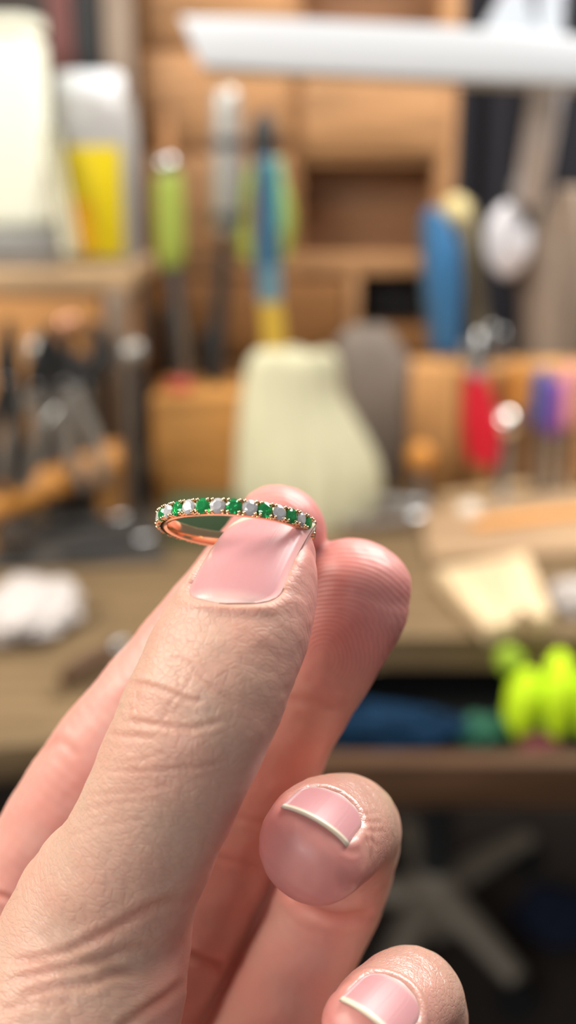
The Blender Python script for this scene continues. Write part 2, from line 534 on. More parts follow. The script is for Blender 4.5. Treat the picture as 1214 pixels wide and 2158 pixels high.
def pliers(name, label, base, L, grip, metal, group=None, spread=1.0, jaw=0.36, fat=1.0):
    """Pliers hanging jaws up; base is the joint; L the length of the legs."""
    t = thing(name, base, label, "pliers", group)
    k = L / 0.11
    for s in (-1, 1):
        h = tube("handle", [(0.001 * s * k, 0, 0, 0.0052 * k), (0.012 * s * k * spread, 0, -0.03 * k, 0.006 * k), (0.018 * s * k * spread, 0, -0.065 * k, 0.0068 * k),
                            (0.014 * s * k * spread, 0, -0.105 * k, 0.006 * k), (0.0135 * s * k * spread, 0, -0.11 * k, 0.003 * k)], grip, t, 12, 0.8)
        tube("jaw", [(0, 0.001 * s, -0.006 * k, 0.007 * k * fat), (0.004 * s * k, 0.001 * s, 0.012 * k, 0.0068 * k * fat), (0.0035 * s * k, 0, 0.030 * k, 0.0045 * k * fat), (0.0015 * s * k, 0, 0.11 * jaw * k, 0.0018 * k)], metal, t, 10, 0.9)
    lathe("rivet", [(0, 0.009 * k), (0.003 * k, 0.009 * k), (0.0042 * k, 0.0075 * k), (0.0042 * k, -0.0075 * k), (0, -0.0085 * k)], M_STEEL, t, 14, Matrix.Rotation(math.pi / 2, 4, 'X'))
    return t

pj = at(556, 322, 1.10)
hk = tag(tube("hook", [(pj.x, 1.121, pj.z + 0.012, 0.002), (pj.x, 1.10, pj.z + 0.012, 0.002), (pj.x, 1.088, pj.z + 0.014, 0.002), (pj.x, 1.086, pj.z + 0.024, 0.002)], M_DARK), "small dark hook on the cabinet front holding the lime pliers", "hook")
pl = pliers("pliers", "lime-green gripped pliers hanging from a hook on the cabinet", (pj.x, 1.10, pj.z), 0.098, M_LIME, M_DARK, spread=1.35, fat=1.6)

Y2 = 0.99
t, b = tool("needle_file", (585, 800), Y2, "long blue-handled file with a brass-yellow shank beside the lime pliers", "file")
stick("handle", [(556, 330, 26, Y2), (558, 350, 40, Y2), (562, 450, 44, Y2), (563, 560, 52, Y2), (564, 615, 44, Y2)], material("steel_blue_grip", srgb(50, 92, 120), 0.45), t, b)
stick("ferrule", [(564, 560, 54, Y2), (569, 634, 48, Y2)], material("pale_blue", srgb(104, 140, 152), 0.45), t, b, m=1)
stick("shank", [(569, 630, 44, Y2), (578, 720, 50, Y2), (582, 790, 50, Y2), (586, 940, 44, Y2)], M_BRASS, t, b)
t, b = tool("pick", (600, 800), 1.03, "slim teal-handled pick directly behind the blue file", "pick")
stick("handle", [(580, 335, 20, 1.03), (581, 350, 26, 1.03), (584, 420, 28, 1.03), (586, 485, 22, 1.03)], M_TEAL, t, b)
stick("shaft", [(586, 480, 10, 1.03), (592, 700, 10, 1.03), (596, 960, 10, 1.03)], M_DARK, t, b)

# ------------------------------------------------------------------ wooden block in the middle left
def block(name, x0, y0, x1, Y, depth, label, holes, mat=M_WOOD):
    a, b = at(x0, y0, Y), at(x1, y0, Y)
    h = a.z
    base = Vector(((a.x + b.x) / 2, Y + depth / 2, 0))
    t = thing(name, base, label, "tool block")
    w = b.x - a.x
    box("body", (0, 0, h / 2), (w, depth, h), mat, t, 0.003)
    for hx, hy, hr in holes:
        lathe("hole_rim", [(hr, h - 0.001), (hr * 1.25, h - 0.001), (hr * 1.25, h + 0.0008), (hr, h + 0.0008), (hr, h - 0.001)], M_CABD, t, 16, Matrix.Translation((hx * w, hy * depth, 0)))
    return t, h

mb, mbh = block("tool_block", 318, 836, 506, 0.94, 0.085, "orange-brown wooden tool block left of the cream cloth", [(-0.2, 0.2, 0.007), (0.2, 0.25, 0.007), (0.36, 0.0, 0.006)], wood("block_wood", srgb(196, 140, 76)))
mx0 = mb.location.x
def upright(name, px, py_top, w, Y, zb, mat, label, cat, group=None, tipmat=None, py_split=None, lean=0):
    """A bar standing at height zb, its top seen at (px, py_top)."""
    p = at(px, py_top, Y)
    base = Vector((p.x + lean, Y, zb))
    t = thing(name, base, label, cat, group)
    r = mm(w, py_top, Y) / 2
    h = p.z - zb
    if py_split is None:
        tube("shank", [(0, 0, 0, r * 0.8), (-lean * 0.5, 0, h * 0.5, r), (-lean, 0, h - r * 0.6, r), (-lean, 0, h, r * 0.5)], mat, t, 14)
    else:
        hs = at(px, py_split, Y).z - zb
        tube("shank", [(0, 0, 0, r * 0.55), (-lean * hs / h, 0, hs + 0.002, r * 0.55)], mat, t, 12, m=1)
        tube("handle", [(-lean * hs / h, 0, hs, r * 0.7), (-lean * (hs + (h - hs) * .2) / h, 0, hs + (h - hs) * .2, r), (-lean * .9, 0, hs + (h - hs) * .8, r * .95), (-lean, 0, h, r * 0.55)], tipmat or mat, t, 14)
    return t
upright("punch", 352, 655, 46, 1.035, 0.0, M_DARK, "dark steel punch standing behind the block, left of the lime screwdriver's shank", "punch", lean=0.004)
upright("punch", 436, 700, 42, 1.035, 0.0, M_DARK, "dark steel punch standing behind the block, below the grey handpiece", "punch", lean=-0.004)
upright("punch", 322, 740, 40, 1.04, 0.0, M_CABD, "dark brown rod standing behind the left edge of the block", "punch")
rub = panel("eraser", 352, 822, 402, 838, 0.955, 0.02, material("coral_rubber", srgb(206, 96, 84), 0.6))
rub.location.z += mbh + 0.0045 - (at(377, 830, 0.955).z)
tag(rub, "small coral rubber bar lying on top of the orange-brown block", "eraser")

# ------------------------------------------------------------------ cream cloth and grey bag
def drape(name, cx, Y, top, mat, label, cat, rows, pleats, seed, depth=0.8):
    """Closed cloth hanging to the bench: rows of (z fraction, left, right) in metres about cx."""
    bm = bmesh.new()
    n = 96
    rings = []
    g = random.Random(seed)
    ph = [g.uniform(0, 6.28) for _ in range(4)]
    rw = spline([(f, l, r, 0) for f, l, r in rows], 6)
    for f, l, r, _ in rw:
        ring_ = []
        for i in range(n):
            a = 2 * math.pi * i / n
            wv = 1 + (0.05 * math.sin(pleats * a + ph[0] + f) + 0.03 * math.sin(pleats * 1.7 * a + ph[1]) + 0.03 * math.sin(3 * a + ph[2] + 3 * f)) * (1.15 - f)
            rad = (r if math.cos(a) > 0 else l) * wv
            ry = (l + r) / 2 * depth * wv
            ring_.append(bm.verts.new((abs(rad) * math.cos(a), ry * math.sin(a), f * top + 0.002 * math.sin(5 * a + ph[3]) * f)))
        rings.append(ring_)
    for p, q in zip(rings[:-1], rings[1:]):
        for i in range(n):
            bm.faces.new((p[i], p[(i + 1) % n], q[(i + 1) % n], q[i]))
    bm.faces.new(rings[0])
    bm.faces.new(rings[-1])
    o = from_bm(name, bm, mat)
    o.location = (cx, Y, 0)
    return tag(o, label, cat)

u = 0.94 / 0.97 / FPX
zt = at(620, 742, 0.90).z
xc = at(622, 900, 0.90).x
drape("cream_cloth", xc, 0.90, zt, M_CLOTH, "cream cotton cloth draped in a heap between the wooden blocks", "cloth",
      [(0, 108 * u, 150 * u), (0.14, 112 * u, 168 * u), (0.30, 112 * u, 172 * u), (0.46, 111 * u, 150 * u), (0.62, 108 * u, 118 * u), (0.76, 104 * u, 92 * u), (0.92, 94 * u, 86 * u), (0.985, 80 * u, 78 * u), (1.0, 62 * u, 62 * u)], 17, 5, 0.55)
zt2 = at(760, 690, 1.02).z
xc2 = at(800, 850, 1.02).x
drape("grey_bag", xc2, 1.02, zt2, M_BAG, "slumped grey canvas bag behind the right side of the cream cloth", "bag",
      [(0, 100 * u, 84 * u), (0.25, 108 * u, 96 * u), (0.55, 108 * u, 92 * u), (0.75, 104 * u, 74 * u), (0.9, 98 * u, 40 * u), (1.0, 70 * u, 14 * u)], 7, 9, 0.45)

# ------------------------------------------------------------------ left rack: board, bar, pliers, doming punches
bk = standing("backboard", -120, 622, 214, SH + 0.002, 0.012, M_WOOD, "orange wooden board standing under the left shelf", "board", zb=0.0)
fr = upright("steel_ruler", 244, 622, 50, SH - 0.006, 0.0, M_TAUPE, "flat taupe steel ruler standing against the shelf post", "ruler")
rack = thing("plier_rack", (at(100, 1030, 0.84).x, 0.84, 0), "low wooden rack bar running diagonally with dark pliers over it", "rack")
rb = Vector(rack.location)
pa, pb_ = at(-70, 1085, 0.80), at(236, 968, 0.90)
tube("rack_bar", [(*(pa - rb), 0.0125), (*(pb_ - rb), 0.0125)], M_AMBER, rack, 18, m=1)
for p in (pa.lerp(pb_, 0.05), pa.lerp(pb_, 0.97)):
    box("upright", Vector((p.x, p.y + 0.012, (p.z + 0.012) / 2)) - rb, (0.02, 0.014, p.z + 0.012), M_WOODZ, rack)
PLG = "pliers over the diagonal rack bar"
pm = []
for i, (px, py, col, txt) in enumerate([(14, 800, M_BLACK, "black-jawed pliers on the rack bar, first from the picture's left edge"),
                                        (74, 812, M_SATIN, "black-jawed pliers on the rack bar with grey legs, second from the left edge"),
                                        (134, 805, M_SATIN, "black-jawed pliers on the rack bar, below the coppery ball punch"),
                                        (184, 812, M_STEEL, "black-jawed pliers with bright steel legs, nearest the wooden post")]):
    Yp = 0.80 + 0.10 * (px + 70) / 306 - 0.022
    p = at(px, py, Yp)
    t = pliers("pliers", txt, p, 0.088, col, M_BLACK, PLG, 0.7, 0.5)
    t.rotation_euler = (0.10, 0.10 - 0.16 * i * (-1) ** i, 0.25)
DG = "doming punches in front of the orange board"
for px, py, w, m_, txt in [(142, 684, 58, material("copper", srgb(190, 140, 110), 0.4, 0.7), "coppery ball-ended punch standing before the orange board"),
                           (84, 738, 64, M_SATIN, "silver ball-ended punch standing left of the coppery one"),
                           (280, 742, 52, M_SATIN, "silver ball-ended punch standing by the shelf post")]:
    Yq = 0.922 if px < 200 else 0.912
    p = at(px, py, Yq)
    t = thing("doming_punch", (p.x, Yq, 0), txt, "punch", DG)
    r = mm(w, py, Yq) / 2
    lathe("ball", [(0, p.z - r)] + [(r * math.sin(a), p.z - r * math.cos(a)) for a in np.linspace(0.2, 2.95, 12)] + [(0, p.z + r)], m_, t, 20)
    lathe("shank", [(0, 0), (r * 0.55, 0), (r * 0.55, 0.01), (r * 0.42, p.z - r * 0.8), (0, p.z - r * 0.8)], M_DARK, t, 16)
for i, (px, pt, w) in enumerate([(20, 760, 44), (110, 740, 40), (165, 750, 36), (200, 690, 30)]):
    upright("graver", px, pt, w, 0.904 + 0.004 * i, 0.0, M_DARK, ["dark graver standing behind the first rack pliers", "dark graver standing between the two ball punches", "dark graver standing right of the coppery punch", "thin dark graver standing against the post's left side"][i], "graver", "dark gravers behind the plier rack")

# ------------------------------------------------------------------ right block and its tools
rbk, rh = block("tool_block", 872, 772, 1300, 0.985, 0.042, "long orange wooden tool block at the right holding coloured handles", [(-0.3, 0, 0.006), (-0.1, 0.1, 0.006), (0.1, 0, 0.006), (0.3, 0.1, 0.006)], wood("right_block_wood", srgb(196, 146, 92), 2))
rw_ = at(1300, 772, 0.985).x - at(872, 772, 0.985).x
for i, px in enumerate((968, 1050, 1122, 1200)):
    c = at(px, 880, 0.985)
    box("slot_shade", (c.x - rbk.location.x, -0.0355, rh * 0.52), (mm(22, 880, 0.985), 0.004, rh * 0.9), M_CABD, rbk, 0.0008)  # dark raised strip, stands in for the shade of a slot

Yr = 0.955
t, b = tool("pliers", (1010, 980), Yr, "red two-legged pliers with bright ferrules hanging on the right wooden block", "pliers")
stick("handle", [(1000, 786, 34, Yr), (998, 830, 44, Yr), (1000, 900, 48, Yr), (1004, 968, 34, Yr)], M_RED, t, b)
stick("handle", [(1008, 790, 30, Yr - .012), (1022, 850, 38, Yr - .012), (1034, 920, 44, Yr - .012), (1030, 980, 34, Yr - .012)], M_RED, t, b)
stick("jaw", [(1006, 800, 40, Yr), (1008, 750, 44, Yr), (1014, 706, 30, Yr), (1018, 690, 16, Yr)], M_STEEL, t, b)
stick("pin", [(1006, 782, 30, Yr - .02), (1006, 782, 30, Yr + .012)], M_STEEL, t, b, m=1)
def roundknob(name, px, py, d, Y, zb, mat, label, cat):
    p = at(px, py, Y)
    t = thing(name, (p.x, Y, zb), label, cat)
    r = mm(d, py, Y) / 2
    z = p.z - zb
    lathe("head", [(0, z - r)] + [(r * math.sin(a), z - r * math.cos(a)) for a in np.linspace(0.2, 2.95, 12)] + [(0, z + r)], mat, t, 22)
    lathe("stem", [(0, 0), (r * 0.9, 0), (r * 0.8, 0.004), (r * 0.35, 0.010), (r * 0.35, max(0.012, z - r * 0.8)), (0, max(0.012, z - r * 0.8))], M_GREY, t, 18)
    return t
roundknob("ball_stake", 1066, 890, 62, 0.95, 0.0, material("mirror_steel", srgb(235, 232, 225), 0.06, 1.0), "mirror-bright ball stake right of the red pliers", "stake")
for px, pt, ps_, w, m_, nm, lab_ in [
    (1040, 690, 770, 30, M_STEEL, "burnisher", "bright steel burnisher standing behind the red pliers"),
    (1062, 700, 775, 26, M_STEEL, "burnisher", "thin bright burnisher standing above the ball stake"),
    (985, 728, 790, 26, M_GREY, "burnisher", "grey burnisher standing left of the red pliers' jaws"),
    (1146, 780, 900, 40, M_INDIGO, "graver", "indigo-handled graver in the right block"),
    (1172, 800, 915, 42, M_PURPLE, "graver", "purple-handled graver right of the indigo one"),
    (1204, 770, 900, 40, M_PINK, "graver", "pink-handled graver at the picture's right edge"),
    (1092, 762, 870, 34, M_AMBER, "graver", "amber wooden graver standing behind the ball stake")]:
    upright(nm, px, pt, w, 0.968 if nm == "graver" else 1.0, 0.0, M_STEEL if nm == "graver" else m_, lab_, nm, None, m_, ps_ if nm == "graver" else None)
roundknob("wooden_knob", 886, 962, 60, 0.94, 0.0, M_AMBER, "round amber wooden knob in front of the right block's left end", "knob")

# blue saw and pale mallet handle behind the right block
Ybs = 1.048
t, b = tool("shears", (950, 800), Ybs, "wide blue-handled shears standing upright behind the right wooden block", "shears")
def bprism(name, pts, Y, depth, mat, parent, base, bevel=0.003):
    w = [at(x, y, Y) for x, y in pts]
    return prism(name, [(p.x - base.x, p.z - base.z) for p in w], depth, mat, parent, bevel, Matrix.Translation((0, Y - base.y, 0)))
bprism("handle", [(893, 452), (905, 438), (924, 440), (948, 470), (968, 520), (972, 600), (968, 742), (918, 742), (903, 600)], Ybs, 0.018, M_BLUE, t, b, 0.005)
bprism("handle", [(884, 470), (896, 452), (906, 560), (922, 742), (906, 742), (890, 600)], Ybs + 0.012, 0.012, material("slate_grip", srgb(92, 112, 122), 0.5), t, b, 0.002)
stick("blade", [(940, 735, 34, Ybs), (950, 800, 34, Ybs), (956, 905, 30, Ybs)], M_GREY, t, b, flat=0.3)
t, b = tool("mallet", (1000, 800), 1.085, "pale wooden mallet handle leaning behind the blue shears", "mallet")
stick("handle", [(962, 430, 44, 1.085), (970, 450, 62, 1.085), (984, 520, 52, 1.085), (1000, 640, 44, 1.085), (1012, 760, 42, 1.085), (1022, 930, 40, 1.085)], material("olive_grey_wood", srgb(132, 122, 98), 0.6), t, b)
lump("end_cap", at(960, 448, 1.08) - b, (mm(30, 448, 1.08), 0.014, mm(36, 448, 1.08)), material("straw_cap", srgb(206, 188, 132), 0.6), t, amp=0.03)

# ------------------------------------------------------------------ things lying on the bench, right
def lying(name, rows, mat, label, cat, group=None, n=14, flat=1.0, parts=None):
    """rows: (px, py, width px, z) of a bar lying on the bench."""
    P = []
    for px, py, w, z in rows:
        p = on(px, py, z)
        t_ = (CAM_Z - z) / (SA + (py - CY) / FPX * CA)
        P.append((p, w * t_ / FPX / 2))
    base = Vector((P[0][0].x, P[0][0].y, 0))
    t = thing(name, base, label, cat, group)
    R = [(*(p - base), r) for p, r in P]
    tube("body", R, mat, t, n, flat, up=(0, 0, 1), m=4)
    p, r = P[-1]
    d = (P[-1][0] - P[-2][0]).normalized()
    q = p - base
    tube("ferrule", [(*(q - d * 0.004), r * 1.12), (*(q + d * 0.006), r * 1.12)], M_STEEL, t, n, m=1)
    return t
lying("mandrel", [(716, 1052, 40, 0.012), (790, 1058, 34, 0.012), (880, 1064, 26, 0.011)], M_GREY, "grey steel tapered mandrel lying behind the fingertips", "mandrel")
lying("brush", [(720, 1106, 24, 0.009), (800, 1100, 26, 0.009), (872, 1092, 26, 0.009)], M_BAG, "grey wooden brush handle lying in front of the steel mandrel", "brush")
lying("dowel", [(930, 1052, 24, 0.008), (1080, 1030, 26, 0.008), (1230, 1012, 26, 0.008)], M_PALE, "pale wooden dowel lying in front of the right block", "dowel")
lying("dowel", [(1000, 1108, 26, 0.008), (1120, 1092, 28, 0.008), (1260, 1078, 28, 0.008)], M_AMBER, "amber wooden dowel lying nearest the cream bench pin", "dowel")
bo = standing("steel_block", 708, 1010, 800, 0.925, 0.06, M_GREY, "square grey steel bench block behind the mandrel", "block", zb=0.0)
roundknob("stopper", 990, 1082, 56, on(990, 1090).y, 0.0, material("pearl_plastic", srgb(214, 204, 190), 0.35), "small pearl-white round stopper on the bench right of the fingers", "stopper")
pts = [on(x, y, 0.0) for x, y in [(880, 1080), (1330, 1030), (1400, 1170), (905, 1188)]]
bm = bmesh.new()
tb_ = Vector((pts[0] + pts[2]) / 2)
add_prism(bm, [(p.x - tb_.x, p.y - tb_.y) for p in pts], 0.006, 0.001, Matrix.Translation((0, 0, 0.003)) @ Matrix(((1, 0, 0, 0), (0, 0, 1, 0), (0, 1, 0, 0), (0, 0, 0, 1))))
o = from_bm("board", bm, wood("tan_board", srgb(162, 134, 104)))
o.location = (tb_.x, tb_.y, 0)
tag(o, "flat tan wooden board lying on the bench in front of the right block", "board")
o.location.z = 0
# bench pin
pts = [on(x, y, 0.014) for x, y in [(918, 1196), (1030, 1318), (1090, 1300), (1098, 1262), (1120, 1296), (1168, 1290), (1112, 1160)]]
tb_ = Vector((pts[0] + pts[4]) / 2)
tb_.z = 0
bm = bmesh.new()
add_prism(bm, [(p.x - tb_.x, p.y - tb_.y) for p in pts], 0.013, 0.002, Matrix.Translation((0, 0, 0.0065)) @ Matrix(((1, 0, 0, 0), (0, 0, 1, 0), (0, 1, 0, 0), (0, 0, 0, 1))))
o = from_bm("bench_pin", bm, wood("maple", srgb(208, 182, 146), 1))
o.location = tb_
tag(o, "pale cream wooden bench pin with a notch at the bench's front edge", "bench pin")
def crumple(name, px, py, w, d, h, mat, label, cat, seed, amp=0.35, z=0.0):
    p = on(px, py, z)
    o = lump(name, (0, 0, h * 0.8), (w / 2, d / 2, h), mat, None, amp, 1.9, seed, 5, 0.0)
    o.location = (p.x, p.y, z)
    return tag(o, label, cat)
crumple("tissue", 1208, 1282, 0.03, 0.03, 0.011, M_PAPER, "small white tissue at the front edge right of the bench pin", "tissue", 4)

# ------------------------------------------------------------------ things lying on the bench, left
crumple("paper_towel", 62, 1318, 0.066, 0.085, 0.015, M_PAPER, "crumpled white paper towel on the left of the bench", "paper towel", 2, 0.2)
pts = [on(x, y, 0.0) for x, y in [(-160, 1120), (326, 1086), (350, 1186), (-200, 1216)]]
tb_ = Vector((pts[0] + pts[2]) / 2)
bm = bmesh.new()
add_prism(bm, [(p.x - tb_.x, p.y - tb_.y) for p in pts], 0.004, 0.0008, Matrix.Translation((0, 0, 0.002)) @ Matrix(((1, 0, 0, 0), (0, 0, 1, 0), (0, 1, 0, 0), (0, 0, 0, 1))))
o = from_bm("rubber_mat", bm, material("grey_rubber", srgb(62, 58, 54), 0.7))
o.location = (tb_.x, tb_.y, 0)
tag(o, "dark grey rubber mat lying on the bench below the plier rack", "mat")
lp = on(34, 1172, 0.006)
t = thing("loupe", (lp.x, lp.y, 0.004), "small black round loupe with a steel rim on the dark rubber mat", "loupe")
lathe("barrel", [(0.006, 0), (0.0095, 0), (0.0095, 0.014), (0.0075, 0.014), (0.006, 0)], M_BLACK, t, 24)
lathe("rim", [(0.0075, 0.0135), (0.0100, 0.0135), (0.0100, 0.0165), (0.0075, 0.0165), (0.0075, 0.0135)], M_STEEL, t, 24)
lathe("lens", [(0, 0.0115), (0.0078, 0.0120), (0.0078, 0.0135), (0.004, 0.0148), (0, 0.0152)], material("lens_glass", (1, 1, 1, 1), 0.0, trans=1.0), t, 24)
lying("scriber", [(90, 1112, 18, 0.009), (180, 1102, 20, 0.009), (250, 1092, 14, 0.009)], M_DARK, "dark scriber lying on the rubber mat's far side", "scriber")
lying("scriber", [(130, 1168, 20, 0.009), (220, 1150, 22, 0.009), (300, 1138, 16, 0.009)], M_BLACK, "black scriber lying in front on the rubber mat", "scriber")
wx = standing("wax_block", 352, 1062, 500, on(420, 1150).y, 0.03, M_GREEN, "green wax block on the bench seen through the ring", "wax block", zb=0.0)
lying("wood_handle", [(140, 1430, 40, 0.012), (180, 1402, 44, 0.012), (240, 1370, 40, 0.012)], M_RAIL, "brown wooden handle lying on the left front of the bench", "handle")

# ------------------------------------------------------------------ the tray below the bench edge
TZ = -0.0565
def on_tray(px, py, z):
    return on(px, py, z)
NG = "neon yellow foam lumps in the tray"
for i, (px, py, r, s, txt) in enumerate([(1106, 1460, (0.0112, 0.013, 0.0155), 1, "neon yellow foam lump in the tray, left of the largest one"),
                                         (1180, 1444, (0.0118, 0.015, 0.0205), 2, "largest neon yellow foam lump in the tray at the right edge"),
                                         (1246, 1462, (0.0112, 0.014, 0.017), 3, "neon yellow foam lump partly cut off by the right edge"),
                                         (1074, 1392, (0.0085, 0.008, 0.009), 4, "small neon green-yellow foam ball behind the other neon lumps")]):
    Yn = 0.636 if i != 3 else 0.642
    p = at(px, py, Yn)
    if i != 3:                                  # the lumps stand on the tray floor
        top = p.z + r[2]
        r = (r[0], r[1], (top - TZ) / 2)
        p.z = (top + TZ) / 2
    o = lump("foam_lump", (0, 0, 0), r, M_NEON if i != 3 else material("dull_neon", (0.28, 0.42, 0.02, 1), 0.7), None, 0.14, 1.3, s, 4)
    zmin = min(v.co.z for v in o.data.vertices)
    o.location = (p.x, Yn, p.z)
    tag(o, txt, "foam", NG)
nt_ = crumple("navy_cloth", 820, 1566, 0.085, 0.034, 0.013, M_NAVY, "folded navy blue cloth lying in the tray beside the middle finger", "cloth", 6, 0.3, TZ)
gc = crumple("green_plastic_bag", 1012, 1562, 0.032, 0.024, 0.009, M_GREEND, "small dark green plastic packet in the tray", "packet", 8, 0.3, TZ)
rc = crumple("maroon_pouch", 1136, 1584, 0.026, 0.018, 0.006, material("wine_cloth", srgb(90, 30, 40), 0.8), "small wine-red pouch in the tray under the neon lumps", "pouch", 10, 0.2, TZ)

# ------------------------------------------------------------------ below the bench
hb = on(916, 1892, FLOOR_Z + 0.09)
st = thing("stool_base", (hb.x, hb.y, FLOOR_Z), "worn grey five-legged swivel stool base on the floor", "stool")
lathe("hub", [(0, 0.05), (0.035, 0.05), (0.04, 0.08), (0.034, 0.12), (0.025, 0.14), (0, 0.14)], M_STOOL, st, 24)
lathe("column", [(0, 0.13), (0.022, 0.13), (0.022, 0.30), (0, 0.30)], M_DARK, st, 20)
def legend(px, py):
    p = on(px, py, FLOOR_Z + 0.06)
    return Vector((p.x - hb.x, p.y - hb.y, 0.06))
for e in (legend(1135, 1748), legend(1046, 2030), legend(830, 2040), legend(700, 1900), legend(860, 1745)):
    dv = e.copy()
    dv.z = 0
    dv = dv.normalized() * min(0.24, max(0.15, dv.length))
    L = tube("leg", [(dv.x * 0.1, dv.y * 0.1, 0.10, 0.026), (dv.x * 0.5, dv.y * 0.5, 0.085, 0.021), (dv.x, dv.y, 0.06, 0.015)], M_STOOL, st, 14, 0.8, up=(0, 0, 1))
    lathe("caster", [(0, -0.008), (0.026, -0.008), (0.028, 0), (0.026, 0.008), (0, 0.008)], M_BLACK, L, 18, Matrix.Translation((dv.x, dv.y, 0.028)) @ Matrix.Rotation(math.pi / 2, 4, 'X'))
crumple("navy_rag", 1176, 1958, 0.12, 0.10, 0.03, material("navy_rag_cloth", srgb(22, 32, 56), 0.8), "dark navy rag lying on the floor beside the stool base", "rag", 12, 0.25, FLOOR_Z)
# ================================================================== THE HAND
# Built in millimetres in a frame whose x is right, y down and d away, then carried into the world.
def K(px, py, D):
    return np.array([(px - CX) * D / FPX, (py - CY) * D / FPX, D])

def A(*p):
    return np.array(p, float)

def to_world(P):
    P = np.asarray(P, float) * 0.001
    x, y, d = P[..., 0], P[..., 1], P[..., 2]
    return np.stack([x, d * CA - y * SA, CAM_Z - d * SA - y * CA], -1)

def dir_world(P):
    P = np.asarray(P, float)
    x, y, d = P[..., 0], P[..., 1], P[..., 2]
    return np.stack([x, d * CA - y * SA, -d * SA - y * CA], -1)

# each row: centre, half width, dorsal and palmar half thickness
FING = {
 'thumb': dict(n=(-0.45, -0.25, -0.9), cap=5.0, mcp=61, pts=[
  (A(-26, 108, 112), 15, 14, 15), (A(-30, 84, 124), 15, 14, 15),
  (K(190, 2010, 137), 12.5, 11, 12), (K(286, 1800, 134), 9.1, 8.8, 9), (K(405, 1530, 131), 9.3, 8.0, 8.5),
  (K(480, 1350, 133), 9.4, 6.9, 8.2), (K(532, 1240, 136.5), 8.2, 5.8, 7.4), (K(556, 1168, 139.5), 6.6, 4.4, 5.8)]),
 'index': dict(n=(0.1, -0.2, 1), cap=6.0, mcp=37, pts=[
  (A(-38, 103, 145), 10, 10, 10), (K(-30, 2190, 172), 10, 10, 10), (K(55, 1885, 166), 8.6, 8.3, 8.8),
  (K(195, 1635, 162), 8.2, 7.9, 8.4), (K(325, 1465, 160), 7.6, 7.0, 7.6), (K(460, 1295, 159), 7.2, 6.4, 7),
  (K(548, 1185, 158), 7.0, 5.8, 6.6), (K(592, 1115, 158), 6.5, 5.0, 6.0)]),
 'middle': dict(n=(0.25, -0.1, 1), cap=6.0, mcp=36, pts=[
  (A(-24, 113, 150), 10.5, 10, 10), (K(190, 2320, 178), 10.5, 10, 10.5), (K(370, 2010, 172), 9, 8.3, 9),
  (K(520, 1705, 167), 8.4, 8, 8.6), (K(596, 1540, 163), 7.5, 7.2, 7.6), (K(680, 1380, 159), 7.9, 6.6, 7.6),
  (K(735, 1282, 157), 8.0, 6, 7.6), (K(755, 1228, 156.5), 7.5, 5.4, 7.0)]),
 'ring': dict(n=(0.6, -0.7, 0.1), cap=5.5, mcp=41, pts=[
  (A(-6, 122, 148), 10, 10, 10), (K(480, 2330, 175), 10, 9.5, 10), (K(600, 2080, 169), 8.2, 8.4, 8.8),
  (K(692, 1885, 165), 8.0, 8.5, 8.2), (K(728, 1770, 157), 7.4, 7.8, 7.4), (K(725, 1742, 147), 7.0, 6.6, 7),
  (K(690, 1757, 139), 7.2, 5.8, 7), (K(664, 1784, 133.5), 6.7, 5.0, 6.6)]),
 'pinky': dict(n=(0.5, -0.8, 0.1), cap=5, mcp=38, pts=[
  (A(6, 126, 144), 9, 9, 9), (K(720, 2480, 172), 9, 8.8, 9), (K(815, 2330, 161), 7.6, 7.4, 7.4),
  (K(868, 2225, 153), 7.2, 7.2, 7), (K(878, 2140, 146), 6.6, 6.4, 6.4), (K(868, 2100, 140), 6.2, 5.8, 6),
  (K(818, 2132, 133), 6.1, 4.8, 6), (K(780, 2170, 128), 5.6, 4.2, 5.4)]),
 'wrist': dict(n=(0.368, -0.70, -0.505), cap=6, mcp=999, pts=[
  (A(-13, 108, 142), 20, 11, 12), (A(-14, 126, 120), 23, 14, 15), (A(-10, 150, 100), 24, 17, 18), (A(-6, 172, 84), 25, 20, 20)]),
}

def frames(f, m=4):
    R = spline(np.array([[*p, w, a, b] for p, w, a, b in f['pts']]), m)
    C = R[:, :3]
    T = np.gradient(C, axis=0)
    T /= np.linalg.norm(T, axis=1)[:, None]
    N = np.zeros_like(T)
    n = np.array(f['n'], float)
    n = n - T[-1] * n.dot(T[-1])
    N[-1] = n / np.linalg.norm(n)
    for i in range(len(T) - 2, -1, -1):
        n = N[i + 1] - T[i] * N[i + 1].dot(T[i])
        N[i] = n / np.linalg.norm(n)
    S = np.r_[0, np.cumsum(np.linalg.norm(np.diff(C, axis=0), axis=1))]
    return dict(C=C, T=T, N=N, B=np.cross(T, N), w=R[:, 3], hd=R[:, 4], hp=R[:, 5], cap=f['cap'], S=S, mcp=f['mcp'])

NAMES = list(FING)
FR = [frames(FING[k]) for k in NAMES]

